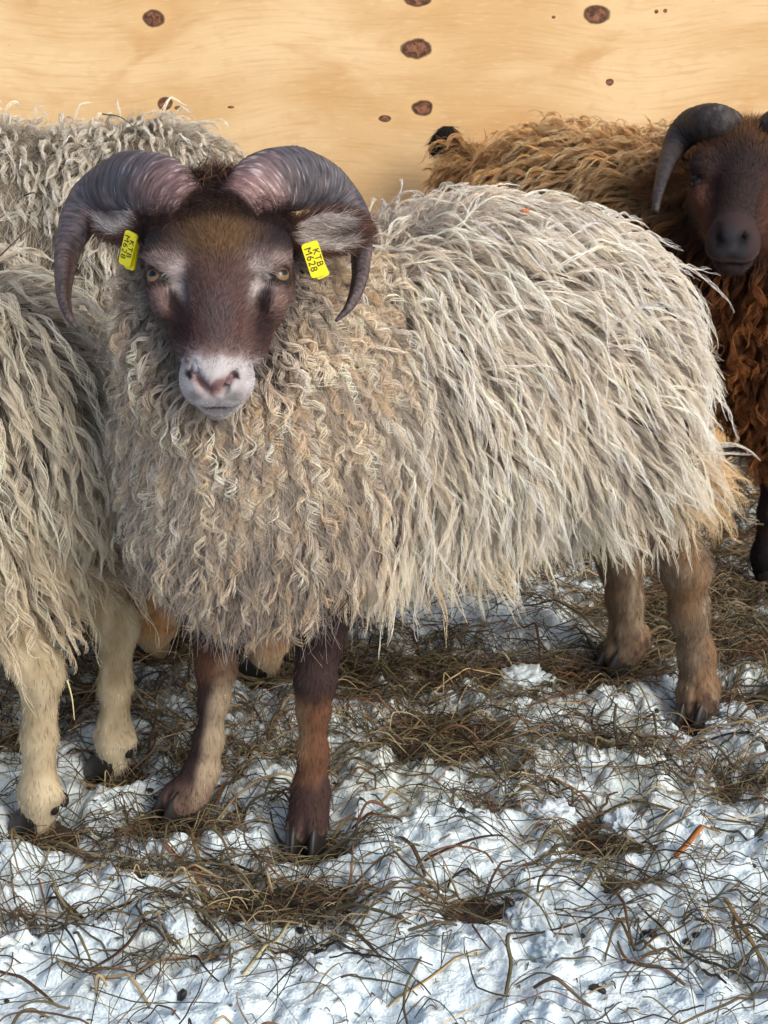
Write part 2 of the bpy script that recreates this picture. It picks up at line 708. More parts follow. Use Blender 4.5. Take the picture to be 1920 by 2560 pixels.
# ------------------------------------------------------------------ sheep
SKIN = attr_mat('short_coat', .8, .15)
FUR = hair_mat('short_fur', .5, .3, .15)
WOOL = hair_mat('wool', .5, .22, .30)
HORN = attr_mat('horn', .6, .3, bump=.6, bscale=260, bdist=.002)
HOOF = flat_mat('hoof_horn', (.018, .015, .013), .45)
PUPIL = flat_mat('pupil', (.004, .004, .005), .2, .45)
IRIS = flat_mat('amber_iris', (.165, .095, .042), .14, .5)
IRIS_DARK = flat_mat('dark_iris', (.018, .012, .010), .5, .1)
EYE = flat_mat('eyeball', (.02, .014, .012), .3, .4)
TAG = flat_mat('yellow_plastic', (.86, .74, .01), .35, .5)
INK = flat_mat('ink', (.02, .02, .015), .6, .3)


class Sheep:
    pass


def head_prims(O, S, N, U, q=1.0):
    """O between the eyes on the forehead; S across, N towards the nose, U out of the forehead"""
    R = np.stack([S, N, U])

    def L(s, n_, u):
        return O + (S * s + N * n_ + U * u) * q

    def E(s, n_, u, r, k):
        return Ell(L(s, n_, u), np.array(r) * q, R, k * q)

    def C(a, b, ra, rb, k):
        return Cone(L(*a), L(*b), ra * q, rb * q, k * q)
    pr = [E(0, -.035, -.052, (.062, .070, .056), .03),                    # cranium
          E(0, -.058, -.030, (.057, .036, .033), .03),                    # poll
          C((0, -.02, -.043), (0, .102, -.034), .0385, .0225, .03),       # nose bridge
          C((0, -.005, -.085), (0, .104, -.068), .040, .018, .03),        # jaw
          E(.0275, .026, -.066, (.018, .044, .034), .025), E(-.0275, .026, -.066, (.018, .044, .034), .025),   # cheeks
          E(.050, -.008, -.020, (.019, .026, .015), .02), E(-.050, -.008, -.020, (.019, .026, .015), .02),  # brows
          E(.046, .026, -.042, (.014, .022, .014), .02), E(-.046, .026, -.042, (.014, .022, .014), .02),   # below the eyes
          E(.048, -.006, -.058, (.021, .033, .026), .02), E(-.048, -.006, -.058, (.021, .033, .026), .02),   # cheekbones
          E(0, .117, -.041, (.0280, .027, .0245), .02),                    # muzzle
          E(.0150, .121, -.053, (.0175, .0205, .0165), .014), E(-.0150, .121, -.053, (.0175, .0205, .0165), .014),  # lips
          E(0, .115, -.0750, (.0235, .0245, .0160), .010),                    # lower lip and chin
          ]
    cuts = []
    for s in (1, -1):
        cuts.append(Cut(E(s * .0600, .010, -.0285, (.0125, .0115, .0100), .01), .007 * q))   # eye socket
        cuts.append(E(s * .0570, .0030, -.0275, (.0118, .0050, .0100), .004))                            # upper lid
        cuts.append(E(s * .0550, .0200, -.0360, (.0095, .0045, .0080), .005))                            # lower lid
        cuts.append(Cut(C((s * .0385, .030, -.026), (s * .0300, .085, -.040), .0065, .0050, .01), .02 * q))   # hollow beside the nose
        cuts.append(Cut(C((s * .0185, .122, -.0235), (s * .0068, .140, -.038), .0034, .0036, .01), .005 * q))  # nostril
        cuts.append(Cut(C((s * .023, .116, -.0655), (0, .1435, -.0655), .0012, .0015, .01), .003 * q))   # mouth
    cuts.append(Cut(C((0, .1455, -.044), (0, .1445, -.064), .0016, .0016, .01), .003 * q))               # philtrum
    return pr, cuts, L, R


def horn_mesh(name, path, radii, flat, parent, off, tint, side):
    """ridged tapering horn swept along a path"""
    path, radii = np.array(path, float), np.array(radii, float)
    m = len(path)
    T = np.linspace(0, m - 1, 340)

    def cat(A, t):
        i = np.clip(t.astype(int), 0, m - 2)
        f = (t - i)[:, None] if A.ndim > 1 else t - i
        p0, p1, p2, p3 = A[np.maximum(i - 1, 0)], A[i], A[i + 1], A[np.minimum(i + 2, m - 1)]
        return .5 * (2 * p1 + (p2 - p0) * f + (2 * p0 - 5 * p1 + 4 * p2 - p3) * f ** 2 + (3 * p1 - p0 - 3 * p2 + p3) * f ** 3)
    c = cat(path, T)
    r = cat(radii, T)
    tan = nrm(np.gradient(c, axis=0))
    arc = np.concatenate([[0], np.cumsum(np.linalg.norm(np.diff(c, axis=0), axis=1))])
    cen = path[1:7].mean(0)
    ns = 36
    V, Cc = [], []
    x = None
    for i in range(len(c)):
        inw = cen - c[i]
        if x is None:
            x = nrm(inw - tan[i] * (inw @ tan[i]))
        x = nrm(x - tan[i] * (x @ tan[i]))
        y = np.cross(tan[i], x)
        t = arc[i] / arc[-1]
        ang = np.linspace(0, 2 * np.pi, ns, endpoint=False)
        rad = r[i] * (1 + .0 * ang)
        ringp = arc[i] / .0058
        wav = 0.5 + 0.5 * np.sin(2 * np.pi * ringp + 1.3 * np.sin(ringp * .7) + .8 * np.sin(ang * 2 + ringp * .3))
        amp = .042 * (1 - .6 * t) * (.6 + .5 * math.sin(ringp * .9 + side))
        rn = fbm(np.array([[arc[i] * 160, 3.3 * side, .5]]), 4, 19)[0]
        q = np.column_stack([np.cos(ang) * 2.5, np.sin(ang) * 2.5, np.full(ns, arc[i] * 60)])
        nz1 = fbm(q + 11 * side, 3, 5)
        rad = rad * (1 + amp * (wav - .5) * (.7 + .9 * nz1) + .055 * nz1 + .035 * rn * (1 - .5 * t))
        # keeled outer edge, hollowed inner side towards the tip
        hollow = sstep(.5, .8, t) * (1 - sstep(.93, 1, t))
        inner = np.exp(-((np.angle(np.exp(1j * (ang - .45 * side)))) / .75) ** 2)
        rad = rad * (1 - .42 * hollow * inner)
        pos = c[i] + x * (np.cos(ang) * rad)[:, None] + y * (np.sin(ang) * rad * flat)[:, None]
        V.append(pos)
        nz2 = fbm(np.column_stack([np.cos(ang) * 1.6, np.sin(ang) * 1.6, np.full(ns, arc[i] * 26)]) + 31 * side, 3, 8)
        streak = fbm(np.column_stack([np.cos(ang) * 3.0, np.sin(ang) * 3.0, np.full(ns, arc[i] * 420)]) + 5 * side, 3, 13)
        base = lerp(tint[0], tint[1], sstep(.05, .22, t + .06 * nz2)[:, None])
        base = lerp(base, tint[2], sstep(.45, .85, t + .1 * nz2)[:, None])
        base = lerp(base, tint[3], (sstep(.05, .55, nz2 + .35 * streak) * .55)[:, None])
        base = base * (0.72 + .26 * wav * (.5 + nz1) * (1 - .5 * t) + .70 * streak + .45 * rn + .35 * nz2)[:, None]
        base = lerp(base, tint[4], (sstep(.38, .62, streak + .25 * nz2) * (1 - sstep(.15, .5, t)) * .6)[:, None])
        base = lerp(base, np.array([.035, .018, .014]), (hollow * inner * .9)[:, None])
        Cc.append(np.clip(base, 0.006, 1))
    V = np.concatenate(V) - off
    Cc = np.concatenate(Cc)
    F = []
    for i in range(len(c) - 1):
        for j in range(ns):
            k = (j + 1) % ns
            F.append((i * ns + j, i * ns + k, (i + 1) * ns + k, (i + 1) * ns + j))
    F.append(tuple(range((len(c) - 1) * ns, len(c) * ns)))
    F.append(tuple(range(ns - 1, -1, -1)))
    return mesh_obj(name, V, F, HORN, parent, Cc)


def make_eye(L, R, s, q, parent, off, gaze_out=.60, iris=None):
    iris = iris or IRIS
    o = L(s * .0555, .010, -.0345)
    g = nrm(R[0] * s * gaze_out + R[2] * .85 + R[1] * .22)
    side = nrm(R[1] - g * (R[1] @ g))      # pupil runs along the face axis crosswise
    up = np.cross(g, side)
    hor = nrm(np.cross(np.array([0, 0, 1.0]), g))
    ver = np.cross(g, hor)
    r = .0118 * q
    e = bpy.data.objects.new('eye', None)
    bm = bmesh.new()
    bmesh.ops.create_uvsphere(bm, u_segments=28, v_segments=18, radius=r)
    me = bpy.data.meshes.new('eye')
    bm.to_mesh(me)
    bm.free()
    me.materials.append(EYE)
    me.polygons.foreach_set('use_smooth', [True] * len(me.polygons))
    e = bpy.data.objects.new('eye', me)
    link(e, parent)
    e.location = o - off

    def cap(name, ra, rb, lift, mat):
        V = [g * (r * lift)]
        F = []
        m = 28
        for k in range(1, 5):
            for j in range(m):
                a = 2 * np.pi * j / m
                x, y = np.cos(a) * ra * k / 4, np.sin(a) * rb * k / 4
                z = math.sqrt(max(1e-6, 1 - x * x - y * y))
                V.append((hor * x + ver * y + g * z) * (r * lift))
        for j in range(m):
            F.append((0, 1 + j, 1 + (j + 1) % m))
            for k in range(3):
                a, b_ = 1 + k * m, 1 + (k + 1) * m
                F.append((a + j, b_ + j, b_ + (j + 1) % m, a + (j + 1) % m))
        mesh_obj(name, V, F, mat, e)
    cap('iris', .66, .60, 1.012, iris)
    cap('pupil', .46, .24, 1.03, PUPIL)
    return e


def ball(r, h, m=10, k=6):
    V = [(0, 0, -h)]
    for i in range(1, k):
        a = math.pi * i / k
        for j in range(m):
            b_ = 2 * math.pi * j / m
            V.append((r * math.sin(a) * math.cos(b_), r * math.sin(a) * math.sin(b_), -h * math.cos(a)))
    V.append((0, 0, h))
    F = []
    for j in range(m):
        F.append((0, 1 + (j + 1) % m, 1 + j))
        for i in range(k - 2):
            a, b_ = 1 + i * m, 1 + (i + 1) * m
            F.append((a + j, a + (j + 1) % m, b_ + (j + 1) % m, b_ + j))
        a = 1 + (k - 2) * m
        F.append((a + j, a + (j + 1) % m, len(V) - 1))
    return V, F


def hoof_mesh(name, pos, toe, size, parent, off, splay):
    """one claw: rounded wedge, pointed at the toe"""
    toe = nrm(np.array([toe[0], toe[1], 0.0]))
    side = np.array([-toe[1], toe[0], 0])
    V, F = [], []
    lv = [(-.004, 1.0, 1.0), (.012, .98, .95), (.026, .84, .80), (.036, .55, .5)]
    m = 14
    for z, sx, sy in lv:
        for j in range(m):
            a = 2 * np.pi * j / m
            fx = math.cos(a)
            fx = fx * (1.25 if fx > 0 else .85)
            fy = math.sin(a) * (1 - .35 * max(fx, 0))
            V.append(pos + toe * (fx * size * sx - z * .35) + side * (fy * size * .52 * sy + splay) + np.array([0, 0, z * size / .022]) - off)
    for k in range(len(lv) - 1):
        for j in range(m):
            F.append((k * m + j, k * m + (j + 1) % m, (k + 1) * m + (j + 1) % m, (k + 1) * m + j))
    F.append(tuple(range(m - 1, -1, -1)))
    F.append(tuple(range((len(lv) - 1) * m, len(lv) * m)))
    return mesh_obj(name, V, F, HOOF, parent)


def wool_locks(S, n_lock, per, K, params, radius=.00030, spread=.010):
    """locks of wool: guide lines that fall over the body, each carrying a bundle of waved strands"""
    w = S.fleece_w
    roots = sample_surface(S.me_world, n_lock, w)
    d, nn = S.F.at(roots)
    prm = params(roots, nn)
    L, amp, lam, lift, flow, grav, hgt = (prm[k] for k in ('L', 'amp', 'lam', 'lift', 'flow', 'grav', 'hgt'))
    N = len(roots)
    seg = (L / (K - 1))[:, None]
    ft = flow - nn * (flow * nn).sum(1)[:, None]
    dcur = nrm(nn * lift[:, None] + nrm(ft) + rng.normal(0, .26, (N, 3)))
    pts = np.empty((N, K, 3))
    nor = np.empty((N, K, 3))
    pts[:, 0] = roots
    nor[:, 0] = nn
    p = roots.copy()
    bend = rng.normal(0, .14, (N, 3))
    for k in range(1, K):
        t = k / (K - 1)
        _, g = S.F.at(p)
        f2 = flow - g * (flow * g).sum(1)[:, None] * .9
        dcur = nrm(dcur + f2 * .16 + np.array([0, 0, -1.0]) * grav[:, None] * (.05 + .16 * t) + bend * .35)
        p = p + dcur * seg
        dd, g = S.F.at(p)
        h = hgt * min(1, t * 2.2)
        push = np.maximum(h - dd, 0)
        p = p + g * (push * .8)[:, None]
        p[:, 2] = np.maximum(p[:, 2], .05)
        pts[:, k] = p
        nor[:, k] = g
    tan = nrm(np.gradient(pts, axis=1))
    B1 = nrm(np.cross(tan, nor))
    B2 = np.cross(B1, tan)
    t = np.linspace(0, 1, K)
    s = t[None, :] * L[:, None]
    # strands
    idx = np.repeat(np.arange(N), per)
    M = len(idx)
    ph = rng.uniform(0, 2 * np.pi, N)
    hand = rng.choice([-1, 1], N)
    a1 = rng.uniform(0, 2 * np.pi, M)
    rr = np.sqrt(rng.random(M)) * spread * prm.get('fat', np.ones(N))[idx]
    tight = rng.uniform(.04, .15, N)[idx][:, None]
    loose = np.where(rng.random(N) < .28, 1.4, rng.uniform(2.8, 4.5, N))[idx][:, None]
    clump = (1 - t[None, :]) ** loose * (1 - tight) + tight
    clump = np.minimum(clump, 1) * (1 - .35 * t[None, :] ** 3)
    ox = (np.cos(a1) * rr)[:, None] * clump
    oy = (np.sin(a1) * rr)[:, None] * clump * .75
    ls = rng.uniform(.78, 1.04, M)
    w_amp = amp[idx][:, None] * sstep(0, .35, t)[None, :] * (1 + .25 * t[None, :])
    arg = 2 * np.pi * s[idx] / lam[idx][:, None] + ph[idx][:, None] + rng.normal(0, .28, M)[:, None] + .8 * np.sin(2.3 * t[None, :] + ph[idx][:, None])
    ox = ox + w_amp * np.sin(arg)
    oy = oy + w_amp * .75 * np.cos(arg) * hand[idx][:, None] + w_amp * .5
    fz = rng.normal(0, 1, (M, K)) * .00045
    pts_s = np.empty((M, K, 3))
    # resample along the guide for different strand lengths
    tt = np.clip(t[None, :] * ls[:, None], 0, 1) * (K - 1)
    i0 = np.minimum(tt.astype(int), K - 2)
    f = (tt - i0)[..., None]
    gi = idx[:, None]
    base = pts[gi, i0] * (1 - f) + pts[gi, i0 + 1] * f
    b1 = B1[gi, i0]
    b2 = B2[gi, i0]
    pts_s = base + b1 * (ox + fz)[..., None] + b2 * (oy + fz[:, ::-1])[..., None]
    col = prm['col'](roots, N)               # (N,3 stops,3): root, middle, tip
    jit = np.exp(rng.normal(0, .13, M))[:, None, None]
    c0, c1, c2 = col[idx, 0], col[idx, 1], col[idx, 2]
    tq = t[None, :, None]
    cc = np.where(tq < .45, lerp(c0[:, None], c1[:, None], sstep(0.05, .45, tq)), lerp(c1[:, None], c2[:, None], sstep(.45, .95, tq))) * jit
    rad = radius * (1 - .72 * t[None, :] ** 2.5) * rng.uniform(.75, 1.3, M)[:, None]
    return pts_s, rad, cc


def undercoat(S, n, L0, col, radius=.00028, flow_fn=None, frizz=.004):
    roots = sample_surface(S.me_world, n, S.fleece_w)
    _, nn = S.F.at(roots)
    fl = flow_fn(roots)
    ft = nrm(fl - nn * (fl * nn).sum(1)[:, None])
    K = 7
    t = np.linspace(0, 1, K)
    L = L0 * rng.uniform(.6, 1.15, n)
    d = nrm(nn * rng.uniform(.35, 1.0, n)[:, None] + ft * .8 + rng.normal(0, .45, (n, 3)))
    pts = roots[:, None] + d[:, None] * (L[:, None] * t)[..., None] + (ft * .8 + np.array([0, 0, -.5]))[:, None] * (L[:, None] * t ** 2 * .55)[..., None]
    pts = pts + rng.normal(0, frizz, (n, K, 3)) * (t * 1.2)[None, :, None]
    c = col(roots, n)
    cc = lerp(c[:, None, 0], c[:, None, 1], t[None, :, None]) * np.exp(rng.normal(0, .16, n))[:, None, None]
    rad = np.full((n, K), radius) * (1 - .6 * t)[None]
    return pts, rad, cc


def short_fur(S, n, weight, flow_fn, len_fn, col_fn, radius=.00022):
    roots = sample_surface(S.me_world, n, weight)
    nn = sdf_grad(roots, S.prims)
    fl = flow_fn(roots, nn)
    ft = nrm(fl - nn * (fl * nn).sum(1)[:, None])
    L, lift = len_fn(roots)
    K = 4
    t = np.linspace(0, 1, K)
    d = nrm(ft + nn * lift[:, None] + rng.normal(0, .16, (n, 3)))
    L = L * rng.uniform(.6, 1.2, n)
    pts = roots[:, None] + d[:, None] * (L[:, None] * t)[..., None] + ft[:, None] * (L[:, None] * t ** 2 * .35)[..., None] - nn[:, None] * .0006
    c = col_fn(roots) * np.exp(rng.normal(0, .36, n))[:, None]
    cc = c[:, None] * lerp(.82, 1.12, t)[None, :, None]
    rad = np.full((n, K), radius) * (1 - .75 * t)[None] * rng.uniform(.7, 1.3, n)[:, None]
    return pts, rad, cc


def standard_torso(base, fwd, hl, sc=1.0, z0=0.0):
    """torso of a sheep standing over base, facing fwd"""
    fwd = nrm(np.array([fwd[0], fwd[1], 0.0]))
    left = np.array([-fwd[1], fwd[0], 0])
    up = np.array([0, 0, 1.0])
    R = np.stack([fwd, left, up])

    def W(f, l_, z):
        return base + (fwd * f + left * l_) + up * z
    return fwd, left, R, W


def finish_sheep(S, name, label, group, prims, lo, hi, vox, fine, levels, skin_col):
    root = bpy.data.objects.new(name, None)
    link(root, label=label, cat='sheep', group=group)
    root.location = S.base
    S.off = np.array(S.base, float)
    S.root = root
    S.prims = prims
    S.F, me, co = build_body(prims, lo, hi, vox, fine, levels)
    S.co = co
    S.me_world = me
    c = np.ones((len(co), 4), np.float32)
    c[:, :3] = skin_col(co)
    a = me.attributes.new('col', 'FLOAT_COLOR', 'POINT')
    a.data.foreach_set('color', c.ravel())
    me.materials.append(SKIN)
    me2 = me.copy()
    me2.transform(Matrix.Translation(-Vector(S.base)))
    me2.name = 'body'
    o = bpy.data.objects.new('body', me2)
    link(o, root)
    S.body = o
    return S


def add_hair(S, name, parts, mat, kind='stuff'):
    """several strand sets with the same point count become one part"""
    K = max(p[0].shape[1] for p in parts)
    out = []
    for pts, rad, cc in parts:
        if pts.shape[1] != K:
            tt = np.linspace(0, pts.shape[1] - 1, K)
            i = np.minimum(tt.astype(int), pts.shape[1] - 2)
            f = tt - i
            pts = pts[:, i] * (1 - f)[None, :, None] + pts[:, i + 1] * f[None, :, None]
            rad = rad[:, i] * (1 - f)[None] + rad[:, i + 1] * f[None]
            cc = cc[:, i] * (1 - f)[None, :, None] + cc[:, i + 1] * f[None, :, None]
        out.append((pts - S.off, rad, cc))
    return hair_obj(name, np.concatenate([o[0] for o in out]), np.concatenate([o[1] for o in out]),
                    np.concatenate([o[2] for o in out]), mat, S.root, kind=kind)


def leg_chain(pts, k=.02):
    """pts: list of (point, radius)"""
    return [Cone(pts[i][0], pts[i + 1][0], pts[i][1], pts[i + 1][1], k) for i in range(len(pts) - 1)]


GROUP = 'sheep standing along the plywood wall'
TIP = srgb(246, 240, 228)
CREAM = srgb(236, 227, 210)
GREY = srgb(190, 182, 174)
DARKG = srgb(124, 114, 107)
GOLD = srgb(205, 165, 108)

# ================================================================== the piebald-faced ram in front
S1 = Sheep()
ffL, ffR = G(770, 2112), G(470, 2035)          # its left and right front feet
hfL, hfR = G(1742, 1800), G(1553, 1675)
mf, mh = (ffL + ffR) / 2, (hfL + hfR) / 2
S1.base = (mf + mh) / 2
fwd, left, R1, W1 = standard_torso(S1.base, mf - mh, .33)
O1 = P(540, 612, 1.345)
yaw = nrm(np.array([C0[0] - O1[0], C0[1] - O1[1], 0]))
yaw = nrm(yaw + np.array([-.05, 0, 0]))
Nn = nrm(yaw * .78 + np.array([-.012, 0, -.625]))
Ss = nrm(np.cross(Nn, np.array([0, 0, 1.0])))
if Ss[0] < 0:
    Ss = -Ss
Uu = nrm(np.cross(Ss, Nn))
if Uu[2] < 0:
    Uu = -Uu
hp, hc, HL1, HR1 = head_prims(O1, Ss, Nn, Uu)
torso = [Ell(W1(.075, 0, .508), (.275, .146, .150), R1, .05),
         Ell(W1(.285, .0, .506), (.13, .116, .124), R1, .06),
         Ell(W1(-.128, 0, .512), (.125, .132, .140), R1, .06),
         Ell(W1(.02, 0, .605), (.17, .085, .085), R1, .06),
         Cone(W1(.27, .02, .54), HL1(0, -.03, -.13), .112, .080, .05),
         Cone(W1(.33, .05, .44), HL1(0, .06, -.17), .100, .055, .05)]
# legs, foot upwards
fl = leg_chain([(P(775, 2105, ffL[1]) + (0, 0, .0100), .0174), (P(772, 2040, ffL[1]), .0195), (P(776, 1975, ffL[1] + .01), .0187), (P(782, 1880, ffL[1] + .015), .0145),
                (P(783, 1775, ffL[1] + .02), .0162), (P(788, 1700, ffL[1] + .02), .0212), (P(800, 1600, ffL[1] + .03), .0232), (W1(.27, .085, .36), .05)], .018)
fr = leg_chain([(P(445, 2020, ffR[1] - .015), .0161), (P(475, 1985, ffR[1]), .0200), (P(505, 1925, ffR[1] + .01), .0183), (P(522, 1850, ffR[1] + .01), .0149),
                (P(535, 1750, ffR[1] + .01), .0157), (P(540, 1670, ffR[1] + .01), .0208), (P(535, 1580, ffR[1] + .01), .0229), (W1(.29, -.085, .36), .05)], .018)
hl_ = leg_chain([(P(1737, 1780, hfL[1]) + (0, 0, .0036), .0203), (P(1745, 1735, hfL[1] + .005), .0243), (P(1742, 1640, hfL[1] + .01), .0212), (P(1722, 1530, hfL[1] + .01), .0229),
                 (P(1715, 1420, hfL[1]), .0297), (P(1650, 1310, hfL[1] - .02), .0396), (W1(-.12, .08, .45), .080)], .022)
hr_ = leg_chain([(P(1545, 1660, hfR[1]) + (0, 0, .0036), .0216), (P(1570, 1600, hfR[1] + .005), .0248), (P(1562, 1500, hfR[1] + .01), .0229), (P(1550, 1400, hfR[1] + .01), .0306),
                 (P(1535, 1290, hfR[1]), .0396), (W1(-.12, -.07, .45), .080)], .022)
dew = [Ell(P(1775, 1712, hfL[1] + .01), (.009, .009, .011), None, .012), Ell(P(1607, 1588, hfR[1] + .01), (.009, .009, .012), None, .012),
       Ell(P(812, 1990, ffL[1] + .022), (.006, .007, .009), None, .012)]
legs1 = fl + fr + hl_ + hr_ + dew
clefts = []
for ft_, toe_ in ((ffL, (-.10, -1)), (ffR, (-.72, -.7)), (hfL, (-.45, -.9)), (hfR, (-.6, -.8))):
    t_ = nrm(np.array([toe_[0], toe_[1], 0.0]))
    legs1.append(Ell(ft_ + t_ * .010 + np.array([0, 0, .030]), (.021, .021, .015), None, .012))
    clefts.append(Cut(Cone(ft_ + t_ * .036 + np.array([0, 0, .0]), ft_ + t_ * .024 + np.array([0, 0, .055]), .0045, .0030), .006))


def ear_prim(base, tip, width, normal, cup=.012):
    ax = nrm(tip - base)
    nrml = nrm(normal - ax * (normal @ ax))
    side = np.cross(nrml, ax)
    c = (base + tip) / 2
    ln = np.linalg.norm(tip - base) / 2
    Rm = np.stack([ax, side, nrml])
    return Ear(Ell(c, (ln, width, .013), Rm), Ell(c + nrml * .0125 + ax * .002, (ln * .84, width * .74, .0115), Rm), .006)


ear_l_b, ear_l_t = P(715, 590, 1.405), P(925, 572, 1.415)
ear_r_b, ear_r_t = P(362, 575, 1.41), P(240, 520, 1.50)
earL = ear_prim(ear_l_b, ear_l_t, .0205, np.array([.10, -.90, .12]))
earR = ear_prim(ear_r_b, ear_r_t, .022, np.array([.45, -.80, .0]))
prims1 = torso + legs1 + clefts + hp + [earL, earR] + hc
zc, zr = O1, HL1


def head_local(p):
    return (p - O1) @ HR1.T


def is_head1(p, pad=0.0):
    q = head_local(p)
    a = (q[:, 1] > -.105 - pad) & (q[:, 1] < .21) & (q[:, 2] > -.125 - pad) & (np.abs(q[:, 0]) < .15)
    hd = sdf(p, hp)
    ed = np.minimum(earL.o.d(p), earR.o.d(p))
    return (a & (hd < .004 + pad) & (q[:, 2] > -.098 - pad)) | (ed < .005 + pad)


def leg_w1(p):
    return np.minimum.reduce([c.d(p) for c in legs1])


def fine1(p, second=False):
    h = is_head1(p, .008)
    if second:
        return h | ((p[:, 2] < .08) & (leg_w1(p) < .012))
    return h | ((p[:, 2] < .34) & (leg_w1(p) < .02))


# markings of the face in frontal face units (1 unit = 0.2 mm on the face)
def face_uv(p):
    q = head_local(p)
    fx = 845 + q[:, 0] / .000197 - (q[:, 1] * 170)
    fy = 650 + (.777 * (q[:, 1] - .008) - .629 * (q[:, 2] + .0365)) / .000197
    return fx, fy, q


def blob(fx, fy, x, y, rx, ry, ang=0.0):
    c, s = math.cos(ang), math.sin(ang)
    dx, dy = fx - x, fy - y
    a, b_ = (dx * c + dy * s) / rx, (-dx * s + dy * c) / ry
    return np.exp(-(a * a + b_ * b_) * 1.1)


def face_col(p):
    fx, fy, q = face_uv(p)
    n1 = fbm(p * 90, 3, 61)
    n2 = fbm(p * 320, 2, 63)
    fx = fx + n1 * 22
    fy = fy + n2 * 16
    c = np.tile(srgb(82, 61, 57), (len(p), 1))

    def mixc(w, col):
        nonlocal c
        w = np.clip(w, 0, 1)
        w = (.55 * w + .45 * sstep(.28, .72, w + n2 * .14) * np.minimum(1, w * 1.6))[:, None]
        c = c * (1 - w) + col * w
    mixc(blob(fx, fy, 840, 850, 130, 200) * .8, srgb(86, 73, 72))
    mixc(blob(fx, fy, 735, 880, 60, 190) * .7, srgb(84, 54, 52))
    mixc(blob(fx, fy, 950, 860, 40, 150) * .5, srgb(112, 78, 74))
    mixc(sstep(600, 480, fy), srgb(62, 48, 47))
    mixc(blob(fx, fy, 850, 440, 230, 130) * 1.0, srgb(90, 68, 46))
    mixc(blob(fx, fy, 850, 500, 150, 70) * .6, srgb(104, 79, 52))
    for sx in (-1, 1):
        X = lambda d: 845 + sx * d
        mixc(blob(fx, fy, X(310), 455, 95, 80) * 1.1, srgb(42, 35, 37))
        mixc(blob(fx, fy, X(285), 575, 110, 50, sx * .15) * .8, srgb(136, 119, 115))
        mixc(blob(fx, fy, X(215), 640, 55, 110, sx * -.5) * 1.0, srgb(164, 152, 149))
        mixc(blob(fx, fy, X(190), 690, 40, 90, sx * .5) * 1.05, srgb(178, 168, 165))
        mixc(blob(fx, fy, X(285), 760, 60, 95) * .75, srgb(128, 106, 101))
        mixc(blob(fx, fy, X(205), 850, 42, 150, sx * .12) * 1.3, srgb(46, 33, 35))
        mixc(blob(fx, fy, X(310), 655, 62, 30) * 1.0, srgb(66, 48, 44))
        mixc(blob(fx, fy, X(250), 1000, 60, 120) * .6, srgb(92, 62, 56))
        mixc(blob(fx, fy, X(330), 900, 60, 120) * .6, srgb(120, 92, 76))
    mz = sstep(965, 1065, fy - .0010 * (fx - 818) ** 2 + n1 * 40) * sstep(230, 180, np.abs(fx - 818))
    mixc(sstep(900, 1010, fy - .0010 * (fx - 818) ** 2 + n1 * 40) * sstep(230, 180, np.abs(fx - 818)) * .6, srgb(132, 112, 108))
    mixc(mz * .95, lerp(srgb(162, 156, 158), srgb(188, 184, 186), np.clip(.5 + n1, 0, 1)[:, None]))
    # pink nose, grey lips
    nx = np.abs(fx - 812)
    yline = 1165 - nx * .55
    nose = np.exp(-((fy - yline) / 24) ** 2) * sstep(125, 95, nx)
    mixc(nose * 1.0, srgb(126, 96, 94))
    mixc(np.exp(-((fx - 812) / 42) ** 2) * sstep(1120, 1150, fy) * sstep(1215, 1180, fy), srgb(122, 90, 88))
    mixc(np.exp(-((nx - 108) / 22) ** 2 - ((fy - 1100) / 22) ** 2) * 1.1, srgb(40, 28, 28))
    mixc(np.exp(-((nx - 85) / 60) ** 2 - ((fy - 1200) / 32) ** 2) * .85, srgb(120, 114, 116))
    mixc(np.exp(-((q[:, 2] + .0655) / .0030) ** 2) * sstep(.100, .112, q[:, 1]) * sstep(.028, .023, np.abs(q[:, 0])) * 1.0, srgb(62, 50, 52))
    mixc(np.exp(-((q[:, 2] + .0720) / .0045) ** 2) * sstep(.112, .125, q[:, 1]) * sstep(.020, .012, np.abs(q[:, 0])) * .6, srgb(118, 104, 106))
    back = sstep(-.085, -.125, q[:, 2])
    for sx in (-1, 1):
        de = np.linalg.norm(p - HL1(sx * .0555, .010, -.0345), axis=1)
        mixc(sstep(.0195, .0145, de) * .85, srgb(48, 36, 34))
    mixc(back * (1 - sstep(.10, .14, q[:, 1])), srgb(120, 100, 82))
    # ears: dark rims and backs, pale inside
    for e in (earL, earR):
        o, i = e.o, e.i
        near = sstep(.006, .0, o.d(p))
        ql = (p - o.c) @ o.R.T
        rim = np.clip((ql[:, 0] / o.r[0]) ** 2 + (ql[:, 1] / o.r[1]) ** 2, 0, 1)
        inside = sstep(.006, .001, np.abs(i.d(p))) * (ql[:, 2] > -.009)
        base = srgb(92, 66, 56)
        ear_w = sstep(.62, .92, rim) + .9 * np.exp(-((ql[:, 1] / o.r[1] + .05 + .2 * n1) / .20) ** 2) * sstep(-.35, .1, ql[:, 0] / o.r[0]) + .9 * sstep(.35, .75, ql[:, 0] / o.r[0] + .3 * n1)
        ec = np.where((inside > .3)[:, None], lerp(srgb(188, 178, 172), srgb(98, 70, 62), ear_w[:, None].clip(0, 1)), base)
        c = c * (1 - near[:, None]) + ec * near[:, None]
    return c


